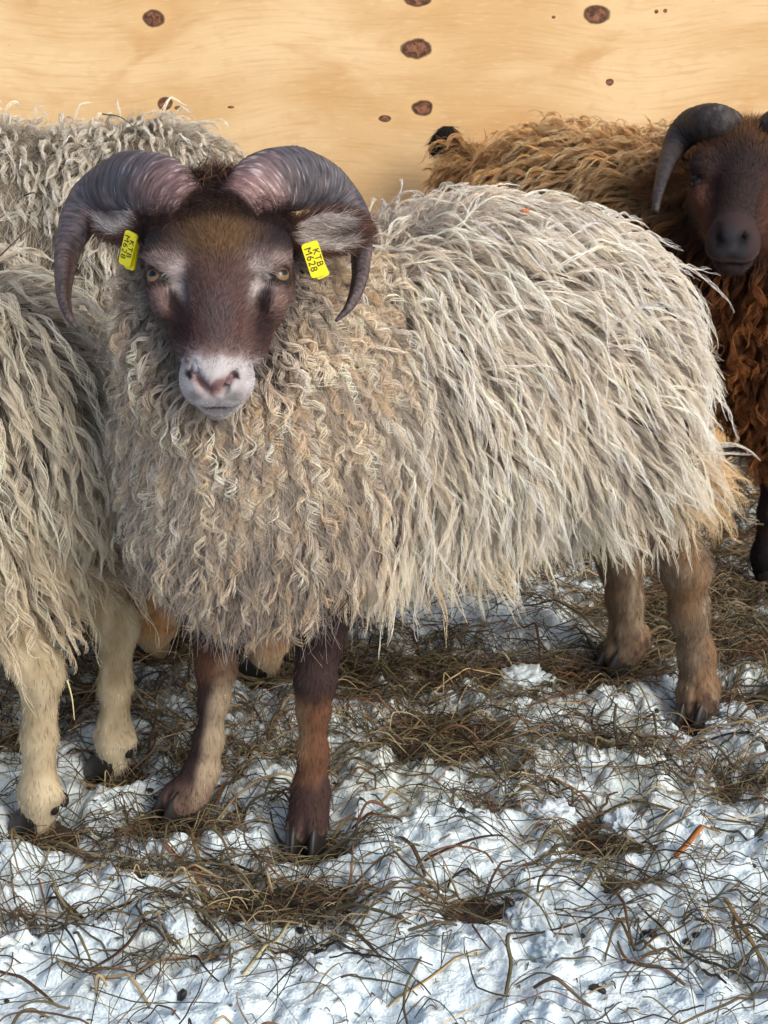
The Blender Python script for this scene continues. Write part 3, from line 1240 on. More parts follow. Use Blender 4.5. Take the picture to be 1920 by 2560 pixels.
def leg_col1(p):
    n1 = fbm(p * 60, 3, 71)
    n2 = fbm(p * np.array([160, 160, 40]), 2, 73)
    z = p[:, 2] + n1 * .02
    dark, tan, red, pale = srgb(58, 44, 43), srgb(138, 112, 84), srgb(98, 68, 50), srgb(160, 144, 122)
    dF = np.minimum.reduce([c.d(p) for c in fl + dew[2:]])
    dG = np.minimum.reduce([c.d(p) for c in fr])
    dH = np.minimum.reduce([c.d(p) for c in hl_ + hr_ + dew[:2]])
    # left front
    ax = p[:, 0] - P(780, 1850, ffL[1])[0]
    a = lerp(np.tile(dark, (len(p), 1)), np.tile(red, (len(p), 1)), sstep(.20, .165, z)[:, None])
    a = lerp(a, tan, (sstep(.0, -.016, ax + n1 * .008) * sstep(.20, .17, z) * sstep(.095, .12, z))[:, None] * .9)
    a = lerp(a, dark, (sstep(.10, .075, z))[:, None] * .9)
    a = lerp(a, pale, (sstep(.035, .015, z + n2 * .02) * sstep(.004, .014, np.abs(ax + .004)))[:, None] * .65)
    # right front
    bx = p[:, 0] - lerp(P(470, 1990, ffR[1])[0], P(540, 1670, ffR[1])[0], np.clip(z / .21, 0, 1))
    b_ = lerp(np.tile(dark, (len(p), 1)), np.tile(pale, (len(p), 1)), sstep(-.004, .008, bx + n1 * .006)[:, None])
    b_ = lerp(b_, red, (sstep(.16, .20, z))[:, None] * .8)
    b_ = lerp(b_, dark, sstep(.215, .235, z)[:, None])
    b_ = lerp(b_, srgb(120, 98, 86), (sstep(.06, .03, z))[:, None] * .7)
    # hind
    g = np.tile(srgb(108, 92, 76), (len(p), 1))
    g = lerp(g, srgb(150, 134, 114), (sstep(-.1, .5, n2))[:, None] * .6)
    g = lerp(g, srgb(126, 94, 64), sstep(.0, .5, fbm(p * 18, 2, 75))[:, None] * .6)
    g = lerp(g, srgb(70, 52, 46), (sstep(.075, .04, z) * sstep(.1, -.5, n1))[:, None] * .9)
    g = lerp(g, srgb(178, 164, 146), sstep(.022, .006, z)[:, None] * .7)
    m = np.argmin(np.stack([dF, dG, dH]), 0)[:, None]
    return np.where(m == 0, a, np.where(m == 1, b_, g))


def skin_col1(p):
    h = is_head1(p, .01)
    lg = (leg_w1(p) < .010) & (p[:, 2] < .37)
    c = np.tile(srgb(120, 106, 92), (len(p), 1))
    c[lg] = leg_col1(p[lg])
    c[h] = face_col(p[h])
    return c


finish_sheep(S1, 'sheep', 'cream woolled horned ram with brown and white face and yellow ear tags, facing the camera', GROUP,
             prims1, W1(0, 0, .42) - np.array([.75, .62, .47]), W1(0, 0, .42) + np.array([.62, .55, .50]), .0105, fine1, 2, skin_col1)
co = S1.co
head_m = is_head1(co)
lw = leg_w1(co)
tors_d = sdf(co, torso)
legm = (lw < .014) & (tors_d > .004) & (co[:, 2] < np.where((co - S1.base) @ fwd > 0, .41, .385))
qh = head_local(co)
S1.fleece_w = np.where(head_m | legm, 0.0, 1.0)
S1.fleece_w[(lw < .016) & (co[:, 2] < .31)] = 0
S1.head_w = head_m.astype(float)
S1.leg_w = ((lw < .014) & (co[:, 2] < .36) & ~head_m).astype(float)


def body_coords(p, base, fwd, left):
    q = p - base
    return q @ fwd, q @ left, p[:, 2]


neck_c = HL1(0, .02, -.10)


def neck_w(p):
    """1 close behind and below the head, falling off over the chest"""
    d = np.minimum(torso[4].d(p), torso[5].d(p))
    dist = np.linalg.norm(p - neck_c, axis=1)
    return sstep(.27, .15, dist) * sstep(.06, .0, d)


def flow1(p):
    f, l_, z = body_coords(p, S1.base, fwd, left)
    nw = neck_w(p)[:, None]
    rear = sstep(.25, -.25, f)
    a = lerp(.15, 1.1, rear) + 1.5 * sstep(-.12, -.24, f) * sstep(.50, .34, z) + .35 * sstep(.52, .62, z)
    v = -fwd[None] * a[:, None] + np.array([0, 0, -1.0])[None] + left[None] * (np.sign(l_) * .25 * sstep(.5, .62, z))[:, None]
    front = sstep(.24, .34, f)[:, None]
    v = lerp(v, np.array([-.18, -.10, -1.0]), front * .8)
    out = nrm(p - neck_c)
    v = lerp(v, np.array([0, 0, -.85]) + out * .5, nw)
    wv = np.stack([fbm(p * 14, 2, 400), fbm(p * 14, 2, 410), fbm(p * 14, 2, 420)], 1)
    wv2 = np.stack([fbm(p * 38, 1, 430), fbm(p * 38, 1, 440), fbm(p * 38, 1, 450)], 1)
    return nrm(nrm(v) + (wv * 1.0 + wv2 * .5) * (1 - .8 * nw))


def params1(p, nn):
    N = len(p)
    f, l_, z = body_coords(p, S1.base, fwd, left)
    nw = neck_w(p)
    chest = sstep(.20, .32, f) * (1 - nw)
    low = sstep(.46, .32, z)
    top = sstep(.56, .63, z)
    L = (.120 + .0 * low - .068 * chest - .02 * top) * rng.uniform(.55, 1.25, N)
    L = L - .034 * sstep(.05, -.18, f) * low
    L = lerp(L, .050 * rng.uniform(.7, 1.25, N), nw)
    amp = lerp(.0019, .0042, chest) * rng.uniform(.4, 1.6, N)
    amp = lerp(amp, .0036 * rng.uniform(.7, 1.4, N), nw)
    lam = lerp(.050, .044, chest) * rng.uniform(.75, 1.4, N)
    lam = lerp(lam, .0145 * rng.uniform(.8, 1.3, N), nw)
    rear_low = sstep(-.12, -.24, f) * low
    amp = lerp(amp, .0060 * rng.uniform(.6, 1.4, N), rear_low)
    lift = .55 + .25 * nw + .35 * top * rng.random(N) + .15 * chest
    grav = lerp(1.0, .55, nw) - .55 * rear_low
    hgt = rng.uniform(.010, .042, N) * lerp(1, .6, nw)

    def col(r, N):
        pick = rng.random(N)
        n1 = fbm(r * 9, 3, 81)
        gold = np.clip(.95 * sstep(.44, .30, z) + .75 * rear_low + 1.0 * nw * rng.random(N) + .25 * chest + .25 * n1 + .15 * rng.normal(0, 1, N), 0, 1)[:, None]
        tip = lerp(lerp(TIP, srgb(236, 226, 204), pick[:, None] * .6), GOLD * 1.1, gold * .7)
        mid = lerp(lerp(GREY, CREAM, (.25 + .65 * pick)[:, None]), GOLD * .8, gold * .55)
        grey = sstep(.15, .6, n1 + .25 * rng.normal(0, 1, N) + .55 * chest - .1)[:, None]
        mid = lerp(mid, srgb(146, 138, 134), grey * .6)
        rootc = lerp(np.tile(DARKG, (N, 1)), GREY * .75, (.6 * pick)[:, None])
        cg = (chest * rng.uniform(.2, 1, N))[:, None]
        mid = lerp(mid, srgb(112, 101, 92), cg * .85)
        tip = lerp(tip, srgb(206, 176, 130), cg * .5)
        rootc = lerp(rootc, srgb(88, 78, 72), cg * .7)
        dk = (rng.random(N) < .018 * (1 + 2.5 * chest) * (1 - nw))[:, None]
        blk = srgb(60, 48, 44)
        return np.stack([np.where(dk, blk, rootc), np.where(dk, blk, mid), np.where(dk, srgb(84, 66, 58), tip)], 1)
    return dict(L=L, amp=amp, lam=lam, lift=lift, flow=flow1(p), grav=grav, hgt=hgt, col=col, fat=lerp(1.0, .62, nw), nw=nw, chest=chest)


def under_col1(r, n):
    n1 = fbm(r * 12, 3, 85)
    k = np.clip(.5 + .6 * n1 + rng.normal(0, .2, n), 0, 1)[:, None]
    ch = sstep(.20, .32, (r - S1.base) @ fwd) * (1 - neck_w(r))
    k = k * (1 - .8 * ch[:, None]) - .35 * ch[:, None]
    return np.stack([lerp(srgb(118, 108, 102), srgb(140, 130, 122), k), lerp(srgb(168, 158, 150), srgb(212, 202, 187), k)], 1)




def long_strings(base, L=(.085, .15), amp=1.15, wave=1.2, bright=1.22):
    """the few long locks that lie on top of the fleece"""
    def f(p, nn):
        d = base(p, nn)
        N = len(p)
        short = np.clip(d['L'] / .10, .5, 1.1)
        d['L'] = rng.uniform(L[0], L[1], N) * short
        if 'nw' in d:
            d['L'] = d['L'] * (1 - .35 * d['chest'])
            d['L'] = lerp(d['L'], .055 * rng.uniform(.6, 1.1, N), d['nw'])
        d['amp'] = d['amp'] * amp
        d['lam'] = d['lam'] * wave
        d['lift'] = np.full(N, 1.5)
        d['hgt'] = rng.uniform(.036, .050, N) * (lerp(1, .7, d['nw']) if 'nw' in d else 1)
        d['fat'] = rng.uniform(.25, .6, N)
        c0 = d['col']
        d['col'] = lambda r, n: np.clip(c0(r, n) * np.array([.9, 1.1, 1.0])[None, :, None] * bright, 0, .92)
        return d
    return f


def fly_col1(r, n):
    return np.stack([np.tile(srgb(176, 166, 154), (n, 1)), np.tile(srgb(236, 228, 212), (n, 1))], 1)


def skirt_params(p, nn):
    """the tawny curls that stand out behind the thighs"""
    d = params1(p, nn)
    N = len(p)
    d['L'] = rng.uniform(.085, .150, N)
    d['amp'] = rng.uniform(.003, .007, N)
    d['lam'] = rng.uniform(.045, .08, N)
    d['lift'] = np.full(N, .5)
    d['flow'] = nrm(-fwd[None] * 1.0 + np.array([.25, 0, -.75]) + rng.normal(0, .2, (N, 3)))
    d['grav'] = np.full(N, .15)
    d['hgt'] = rng.uniform(.015, .045, N)
    c0 = d['col']

    def col(r, n):
        c = c0(r, n)
        g = srgb(218, 190, 146) * np.exp(rng.normal(0, .15, n))[:, None]
        return np.stack([lerp(c[:, 0], g * .6, .5), lerp(c[:, 1], g * .9, .7), lerp(c[:, 2], g * 1.05, .75)], 1)
    d['col'] = col
    return d


full_w = S1.fleece_w.copy()
fq = (S1.co - S1.base) @ fwd
S1.fleece_w = full_w * sstep(-.10, -.19, fq) * sstep(.47, .40, S1.co[:, 2])
skirt = wool_locks(S1, 620, 11, 18, skirt_params, radius=.0003, spread=.009)
S1.fleece_w = full_w * (1 - .9 * neck_w(S1.co))
fly = undercoat(S1, 7000, .065, fly_col1, .00016, flow1, .0016)
S1.fleece_w = full_w
add_hair(S1, 'fleece', [wool_locks(S1, 10500, 14, 18, params1, radius=.00028, spread=.0092),
                        wool_locks(S1, 2100, 8, 18, long_strings(params1), radius=.00030, spread=.0075),
                        skirt,
                        undercoat(S1, 100000, .050, under_col1, .00026, flow1, .005),
                        fly], WOOL)


def face_flow(p, nn):
    q = head_local(p)
    v = -HR1[1][None] * 1.0 + HR1[0][None] * (q[:, 0] * 9)[:, None] - HR1[2][None] * .35
    chin = (sstep(.10, .12, q[:, 1]) * sstep(-.05, -.07, q[:, 2]))[:, None]
    v = lerp(v, np.array([0, -.25, -1.0]) + HR1[0][None] * (q[:, 0] * 12)[:, None], chin)
    fore = sstep(-.02, -.05, q[:, 1])[:, None]
    v = lerp(v, HR1[1][None] * .8 + HR1[2][None] * .6 + rng.normal(0, .5, (len(p), 3)), fore)
    for e in (earL, earR):
        near = (e.o.d(p) < .003)[:, None]
        v = np.where(near, e.o.R[0][None] + rng.normal(0, .25, (len(p), 3)), v)
    return v


def face_len(p):
    q = head_local(p)
    fore = sstep(-.02, -.055, q[:, 1])
    mz = sstep(.10, .12, q[:, 1])
    L = .0058 + .012 * fore - .0030 * mz + .006 * sstep(-.07, -.10, q[:, 2])
    fx, fy, _ = face_uv(p)
    nose = (np.abs(fx - 812) < 125) & (fy > 1085) & (fy < 1215)
    L = np.where(nose, .0012, L)
    ey = np.minimum(np.linalg.norm(p - HL1(.058, .010, -.031), axis=1), np.linalg.norm(p - HL1(-.058, .010, -.031), axis=1))
    L = np.where(ey < .0150, .0020, L)
    for e in (earL, earR):
        L = np.where(e.o.d(p) < .003, .011, L)
    return L, .30 + .55 * fore + .1 * mz


def leg_flow(p, nn):
    return np.tile(np.array([0, 0, -1.0]), (len(p), 1)) + rng.normal(0, .1, (len(p), 3))


def leg_len(p):
    return .0075 + .002 * sstep(.05, .02, p[:, 2]) + .006 * sstep(.20, .30, p[:, 2]), np.full(len(p), .34)


add_hair(S1, 'fur', [short_fur(S1, 52000, S1.head_w, face_flow, face_len, face_col, .00024),
                     short_fur(S1, 26000, S1.leg_w, leg_flow, leg_len, leg_col1, .00028)], FUR)

# tuft between the horns
tp = np.array([P(u, v, y) for u, v, y in [(500, 470, 1.40), (520, 455, 1.41), (545, 460, 1.41), (530, 480, 1.39), (560, 475, 1.40), (510, 490, 1.38)]])
nt = 170
ti = rng.integers(0, len(tp), nt)
r0 = tp[ti] + rng.normal(0, .008, (nt, 3))
ci = rng.integers(0, 9, nt)
cd = nrm(np.array([0, .1, .75]) + rng.normal(0, .55, (9, 3)))
d0 = nrm(cd[ci] + rng.normal(0, .12, (nt, 3)))
t = np.linspace(0, 1, 12)
Lt = rng.uniform(.02, .062, 9)[ci] * rng.uniform(.7, 1.1, nt)
tw = r0[:, None] + d0[:, None] * (Lt[:, None] * t)[..., None] + np.array([0, 0, -1])[None, None] * (Lt[:, None] * t ** 2.5 * .4)[..., None]
tw = tw + (np.sin(t[None] * 9 + ci[:, None] * 2.1) * .004 * t[None])[..., None] * nrm(np.cross(d0, [0, 1, 0]))[:, None]
add_hair(S1, 'forelock', [(tw, np.full((nt, 12), .0003) * (1 - .6 * t), np.tile(srgb(92, 66, 48), (nt, 12, 1)) * np.exp(rng.normal(0, .25, nt))[:, None, None])], FUR)


def zpt(x, y, d):
    return P(100 + x * .5184, 340 + y * .5184, d)


hz = .000104
tint1 = [srgb(136, 108, 106), srgb(88, 86, 93), srgb(90, 79, 80), srgb(104, 82, 82), srgb(196, 190, 188)]
horn_mesh('horn', [zpt(735, 370, 1.385), zpt(660, 310, 1.405), zpt(570, 250, 1.43), zpt(455, 230, 1.465), zpt(350, 255, 1.49), zpt(255, 312, 1.50), zpt(185, 415, 1.49),
                   zpt(140, 530, 1.46), zpt(122, 650, 1.42), zpt(117, 760, 1.385), zpt(135, 855, 1.36), zpt(176, 925, 1.345)],
          np.array([250, 290, 310, 312, 282, 238, 190, 140, 104, 76, 50, 16]) * hz, .92, S1.root, S1.off, tint1, 1)
horn_mesh('horn', [zpt(945, 370, 1.385), zpt(1015, 305, 1.405), zpt(1100, 230, 1.43), zpt(1228, 206, 1.465), zpt(1345, 235, 1.49), zpt(1440, 300, 1.50), zpt(1515, 390, 1.49),
                   zpt(1543, 500, 1.46), zpt(1545, 620, 1.42), zpt(1527, 730, 1.39), zpt(1490, 820, 1.37), zpt(1428, 892, 1.355)],
          np.array([250, 290, 310, 300, 265, 215, 165, 122, 98, 76, 50, 16]) * hz, .92, S1.root, S1.off, tint1, -1)
for s_ in (1, -1):
    make_eye(HL1, HR1, s_, 1.0, S1.root, S1.off)


def ear_tag(S, c, down, face, w, h, parent):
    """yellow two-part flag tag with its number reading downwards"""
    down = nrm(down)
    face = nrm(face - down * (face @ down))
    acr = np.cross(face, down)
    acr = -acr if acr[0] < 0 else acr

    def plate(name, c, w, h, th, bev, par):
        bm = bmesh.new()
        bmesh.ops.create_cube(bm, size=1)
        for v in bm.verts:
            v.co = Vector((v.co.x * w, v.co.y * h, v.co.z * th))
        vert = [e for e in bm.edges if abs(e.verts[0].co.z - e.verts[1].co.z) > th * .5]
        bmesh.ops.bevel(bm, geom=vert, offset=w * .18, segments=4, affect='EDGES', profile=.5)
        me = bpy.data.meshes.new(name)
        bm.to_mesh(me)
        bm.free()
        me.materials.append(TAG)
        o = bpy.data.objects.new(name, me)
        Mx = Matrix((acr, -down, face)).transposed().to_4x4()
        Mx.translation = Vector(c - S.off)
        link(o, par)
        o.matrix_basis = Mx
        return o
    o = plate('ear_tag', c, w, h, .0022, .2, parent)
    bk = plate('tag_back', c, w * .8, h * .85, .002, .2, o)
    bk.matrix_basis = Matrix.Translation((w * .10, -h * .17, -.0045)) @ Matrix.Rotation(.12, 4, 'Z')
    for txt, dx, sz in (('KTB', w * .22, w * .44), ('M628', -w * .22, w * .47)):
        cu = bpy.data.curves.new('lettering', 'FONT')
        cu.body = txt
        cu.size = sz * 1.25
        cu.align_x = 'CENTER'
        cu.align_y = 'CENTER'
        cu.space_character = 1.12
        to = bpy.data.objects.new('tmp', cu)
        COL.objects.link(to)
        dg = bpy.context.evaluated_depsgraph_get()
        me = bpy.data.meshes.new_from_object(to.evaluated_get(dg))
        bpy.data.objects.remove(to)
        me.materials.clear()
        me.materials.append(INK)
        lo_ = bpy.data.objects.new('lettering', me)
        link(lo_, o)
        lo_.matrix_basis = Matrix.Translation((dx, h * .03, .0016)) @ Matrix.Rotation(-math.pi / 2, 4, 'Z')
    return o


tagc = P(786, 648, 1.372)
ear_tag(S1, tagc, P(802, 690, 1.372) - P(776, 610, 1.372), np.array([.10, -1, .15]), .0165, .0335, S1.root)
tagc2 = P(321, 622, 1.40)
ear_tag(S1, tagc2, P(309, 664, 1.40) - P(328, 580, 1.40), np.array([-.75, -1, .1]), .0165, .0335, S1.root)
for ft, toe in ((ffL, (-.15, -1)), (ffR, (-.75, -.6)), (hfL, (-.5, -.8)), (hfR, (-.7, -.5))):
    for sp in (-.012, .012):
        tn = nrm(np.array([toe[0], toe[1], 0.0]))
        hoof_mesh('hoof', np.array([ft[0], ft[1], .003]) + tn * .016, toe, .025, S1.root, S1.off, sp)


# ================================================================== the other sheep
def simple_sheep(name, label, base, fwd_, feet, hl, sc, cols, leg_c, n_lock, per, lock, head=None, seed=0, vox=.014, tail=None, fine_head=False):
    """base: ground point under the body; feet: hind L, hind R, front L, front R as dicts of chains"""
    S = Sheep()
    S.base = np.array(base, float)
    fw, lf, R, W = standard_torso(S.base, fwd_, hl)
    tz = lock.get('tz', 1.0) * sc
    tor = [Ell(W(lock.get('bf', 0), 0, .475 * tz), np.array((lock.get('bl', .34), .150, .165)) * sc, R, .05),
           Ell(W(.25 * sc, 0, .44 * tz), np.array((.13, .125, .16)) * sc, R, .06),
           Ell(W(lock.get('rf', -.24) * sc, 0, .49 * tz), np.array((.14, .135, .155)) * sc, R, .06)]
    lg = []
    for side in (1, -1):
        fz = feet[0 if side > 0 else 1]
        lg += leg_chain([(fz + np.array([0, 0, .015]), .0195 * sc), (fz + np.array([0, 0, .055]) - fw * .004, .0225 * sc), (fz + np.array([0, 0, .13]) - fw * .012, .0190 * sc),
                         (fz + np.array([0, 0, .215]) - fw * .022, .026 * sc), (fz * .6 + W(-.22 * sc, side * .08, 0) * .4 + np.array([0, 0, .31]), .05 * sc), (W(-.20 * sc, side * .075, .45 * tz), .085 * sc)], .02)
        lg.append(Ell(fz + np.array([0, 0, .055]) - fw * .030, (.008, .008, .010), None, .012))
        fz = feet[2 if side > 0 else 3]
        lg += leg_chain([(fz + np.array([0, 0, .015]), .0195 * sc), (fz + np.array([0, 0, .05]) - fw * .006, .0215 * sc), (fz + np.array([0, 0, .13]) - fw * .004, .018 * sc),
                         (fz + np.array([0, 0, .205]), .026 * sc), (fz + np.array([0, 0, .29]), .031 * sc), (W(.24 * sc, side * .08, .42 * tz), .06 * sc)], .02)
    hp_, hc_, hd = [], [], None
    if head:
        O, Nv, q = head
        Nv = nrm(Nv)
        Sv = nrm(np.cross(Nv, np.array([0, 0, 1.0])))
        Uv = np.cross(Sv, Nv)
        if Uv[2] < 0:
            Uv = -Uv
        hp_, hc_, HLf, HRf = head_prims(O, Sv, Nv, Uv, q)
        tor.append(Cone(W(.26 * sc, 0, .52 * tz), HLf(0, -.03, -.12), .11 * sc, .078 * q, .05))
        ears = []
        for s_ in (1, -1):
            b_ = HLf(s_ * .060, -.045, -.065)
            ears.append(ear_prim(b_, b_ + (HRf[0] * s_ * .085 - HRf[1] * .03 - HRf[2] * .045) * q, .026 * q, HRf[1] * .6 + HRf[2] * .4))
        hp_ = hp_ + ears
        S.HL, S.HR, S.q, S.O = HLf, HRf, q, O
    tl = leg_chain(tail, .02) if tail is not None else []
    prims = tor + tl + lg + hp_ + hc_
    allp = [W(f, l_, z) for f in (-.52 * sc, .50 * sc) for l_ in (-.3, .3) for z in (-.03, .75 * sc)]
    if head:
        allp += [O + d for d in (np.array([.2, .2, .12]), np.array([-.2, -.2, -.25]))]
    if tail is not None:
        allp += [t_[0] + .06 for t_ in tail] + [t_[0] - .06 for t_ in tail]
    lo, hi = np.min(allp, 0), np.max(allp, 0)

    def hmask(p, pad=0.0):
        if not head:
            return np.zeros(len(p), bool)
        qq = (p - S.O) @ S.HR.T / S.q
        a_ = (qq[:, 1] > -.105) & (qq[:, 1] < .21) & (qq[:, 2] > -.125) & (np.abs(qq[:, 0]) < .17)
        return a_ & (sdf(p, hp_) < .012 + pad)

    def lw_(p):
        return np.minimum.reduce([c.d(p) for c in lg])

    def fine(p, second=False):
        if second:
            return hmask(p, .006) if fine_head else np.zeros(len(p), bool)
        return hmask(p, .006) | ((p[:, 2] < .28) & (lw_(p) < .02))

    def skin(p):
        c = np.tile(cols['skin'], (len(p), 1))
        g = (lw_(p) < .01) & (p[:, 2] < .33)
        c[g] = leg_c(p[g])
        if tl:
            c[tl[-1].d(p) < .008] = srgb(24, 20, 20)
        if head:
            h = hmask(p, .006)
            c[h] = cols['face'](p[h], S)
        return c
    finish_sheep(S, name, label, GROUP, prims, lo, hi, vox, fine, 2 if fine_head else 1, skin)
    co = S.co
    hm = hmask(co)
    l2 = lw_(co)
    td = sdf(co, tor)
    gm = (l2 < .014) & (td > .004) & (co[:, 2] < lock.get('leg_top', .24))
    if tl:
        gm = gm | (tl[-1].d(co) < .008)
    S.fleece_w = np.where(hm | gm, 0.0, 1.0)
    S.leg_w = gm.astype(float)
    S.head_w = hm.astype(float)
    S.fwd, S.left = fw, lf

    def flow(p):
        f, l_, z = body_coords(p, S.base, fw, lf)
        a_ = lerp(.25, .8, sstep(.2, -.3, f)) * lock.get('rearward', 1.0)
        v = -fw[None] * a_[:, None] + np.array([0, 0, -1.0])[None] + lf[None] * (np.sign(l_) * .3 * sstep(.5, .62, z / sc))[:, None]
        if 'flow' in lock:
            v = lock['flow'](p, v, f, l_, z)
        return nrm(v)

    def params(p, nn):
        N = len(p)
        f, l_, z = body_coords(p, S.base, fw, lf)
        low = sstep(.46, .32, z)
        d = dict(L=lock['L'] * (1 + lock.get('low', .1) * low) * rng.uniform(.7, 1.2, N), amp=lock['amp'] * rng.uniform(.5, 1.5, N), lam=lock['lam'] * rng.uniform(.75, 1.4, N),
                 lift=np.full(N, lock.get('lift', .6)) + .3 * rng.random(N), flow=flow(p), grav=np.full(N, lock.get('grav', 1.0)), hgt=rng.uniform(.01, lock.get('thick', .05), N))
        if 'mod' in lock:
            lock['mod'](d, p, f, l_, z)
        d['col'] = lambda r, N: cols['lock'](r, N, f, l_, z)
        return d
    add_hair(S, 'fleece', [wool_locks(S, n_lock, per, 14, params, radius=lock.get('rad', .00036), spread=lock.get('spread', .011)),
                           wool_locks(S, n_lock // 6, 7, 14, long_strings(params, (lock['L'] * .95, lock['L'] * 1.5)), radius=.0004, spread=.008),
                           undercoat(S, n_lock * 9, lock.get('uL', .038), cols['under'], .00034, flow)], WOOL)
    fur = [short_fur(S, 9000, S.leg_w, leg_flow, leg_len, leg_c, .0003)]
    if head:
        def ff(p, nn):
            qq = (p - S.O) @ S.HR.T
            return -S.HR[1][None] + S.HR[0][None] * (qq[:, 0] * 8)[:, None] - S.HR[2][None] * .3 + rng.normal(0, .1, (len(p), 3))

        def fl_(p):
            qq = (p - S.O) @ S.HR.T
            fore = sstep(0, -.05, qq[:, 1])
            qq = qq / S.q
            nose = sstep(.100, .120, qq[:, 1]) * sstep(-.075, -.06, qq[:, 2])
            return (.008 + .010 * fore) * (1 - .85 * nose), .3 + .5 * fore
        fur.append(short_fur(S, 22000, S.head_w, ff, fl_, lambda p: cols['face'](p, S), .0003))
    add_hair(S, 'fur', fur, FUR)
    for i, ft in enumerate(feet):
        for sp in (-.012, .012):
            hoof_mesh('hoof', np.array([ft[0], ft[1], .002]) + fw * .012, fw, .023 * sc, S.root, S.off, sp)
            if i < 2:
                dc = mesh_obj('dewclaw', *ball(.0065, .0100), HOOF, S.root)
                dc.location = ft + np.array([0, 0, .040]) - fw * .0275 * sc + lf * (sp * .8 - .008) - S.off
    return S


def white_cols(tipc, goldw, skin=srgb(130, 118, 102), seed=0, greyw=0.5):
    def lockc(r, N, f, l_, z):
        pick = rng.random(N)
        n1 = fbm(r * 9, 3, 181 + seed)
        gold = np.clip(goldw * sstep(.50, .28, z) + .3 * n1 + .12 * rng.normal(0, 1, N), 0, 1)[:, None]
        tip = lerp(lerp(tipc, srgb(232, 226, 210), pick[:, None] * .5), GOLD, gold * .5)
        mid = lerp(lerp(srgb(184, 177, 163), CREAM, (.25 + .6 * pick)[:, None]), GOLD * .8, gold * .5)
        mid = lerp(mid, srgb(164, 158, 147), (sstep(.0, .5, n1) * greyw)[:, None])
        rootc = lerp(np.tile(srgb(148, 140, 127), (N, 1)), srgb(178, 169, 154), pick[:, None])
        return np.stack([rootc, mid, tip], 1)

    def under(r, n):
        k = np.clip(.5 + .6 * fbm(r * 12, 3, 185 + seed) + rng.normal(0, .2, n), 0, 1)[:, None]
        return np.stack([lerp(srgb(140, 132, 119), srgb(166, 157, 143), k), lerp(srgb(192, 185, 170), srgb(224, 217, 200), k)], 1)
    return dict(lock=lockc, under=under, skin=skin)


# --- the white ewe at the left edge, seen from behind its thigh
hA, hB = G(100, 2078), G(285, 1935)
fw2 = nrm(np.array([-.90, .42, 0]))
base2 = (hA + hB) / 2 + fw2 * .315
lf2 = np.array([-fw2[1], fw2[0], 0])
# lf2 points to its left; the near foot is its left one when it faces away
feetL, feetR = (hA, hB) if (hA - hB) @ lf2 > 0 else (hB, hA)


def leg_c2(p):
    n1 = fbm(p * np.array([90, 90, 40]), 3, 201)
    c = lerp(srgb(188, 174, 146), srgb(152, 136, 108), sstep(-.4, .5, n1)[:, None])
    return lerp(c, srgb(206, 194, 168), sstep(.10, .02, p[:, 2])[:, None] * .5)


simple_sheep('sheep', 'cream long woolled sheep cut off by the left edge, its hindquarters turned to the camera', base2, fw2,
             [feetL, feetR, base2 + fw2 * .27 + lf2 * .08, base2 + fw2 * .27 - lf2 * .08], .27, .93,
             white_cols(srgb(238, 230, 208), .6), leg_c2, 3300, 20,
             dict(L=.112, amp=.0038, lam=.055, rearward=.6, thick=.05, spread=.011, leg_top=.31, grav=1.0, tz=1.06, low=-.22), vox=.013)

# --- the white ewe behind, close to the wall
fw3 = nrm(np.array([-1.0, .12, 0]))
base3 = np.array([-.60, 2.17, 0])
lf3 = np.array([-fw3[1], fw3[0], 0])


def leg_c3(p):
    n1 = fbm(p * 70, 3, 211)
    c = lerp(srgb(168, 128, 84), srgb(132, 92, 56), sstep(-.3, .5, n1)[:, None])
    return lerp(c, srgb(206, 190, 160), sstep(.07, .03, p[:, 2])[:, None] * .7)


f3a, f3b = G(662, 1695), G(385, 1655)
simple_sheep('sheep', 'pale woolled sheep behind the ear tagged ram, its back below the plywood knots', base3, fw3,
             [f3a, f3b, base3 + fw3 * .3 + lf3 * .08, base3 + fw3 * .3 - lf3 * .08], .3, 1.10,
             white_cols(srgb(242, 238, 226), .2, seed=3, greyw=.3), leg_c3, 3000, 16,
             dict(L=.066, amp=.0030, lam=.040, rearward=.35, thick=.030, uL=.048, spread=.011, leg_top=.22, tz=1.09), vox=.014)

# --- the brown ram at the right
fw4 = nrm(np.array([.50, -.53, 0]))
base4 = np.array([.435, 2.46, 0])
lf4 = np.array([-fw4[1], fw4[0], 0])
fB = G(1915, 1462)
O4 = P(1862, 392, 2.12)


def brown_lock(r, N, f, l_, z):
    pick = rng.random(N)
    n1 = fbm(r * 9, 3, 301)
    front = sstep(.02, .24, f + .04 * n1)[:, None]
    light = lerp(srgb(222, 194, 148), srgb(240, 218, 180), pick[:, None])
    edge = (sstep(-.16, -.28, f) * .6)[:, None]
    light = lerp(light, srgb(196, 146, 88), edge)
    tipb = lerp(srgb(164, 106, 58), srgb(104, 64, 38), pick[:, None])
    tip = lerp(light, tipb, front)
    mid = lerp(lerp(srgb(204, 168, 118), srgb(176, 136, 88), pick[:, None]), lerp(srgb(116, 72, 40), srgb(78, 48, 30), pick[:, None]), front)
    rootc = lerp(np.tile(srgb(146, 112, 76), (N, 1)), np.tile(srgb(62, 40, 28), (N, 1)), front)
    return np.stack([rootc, mid, tip], 1)


def brown_under(r, n):
    f = (r - base4) @ fw4
    k = sstep(.02, .24, f)[:, None]
    return np.stack([lerp(np.tile(srgb(142, 110, 74), (n, 1)), srgb(60, 40, 28), k), lerp(np.tile(srgb(204, 172, 126), (n, 1)), srgb(104, 66, 40), k)], 1)


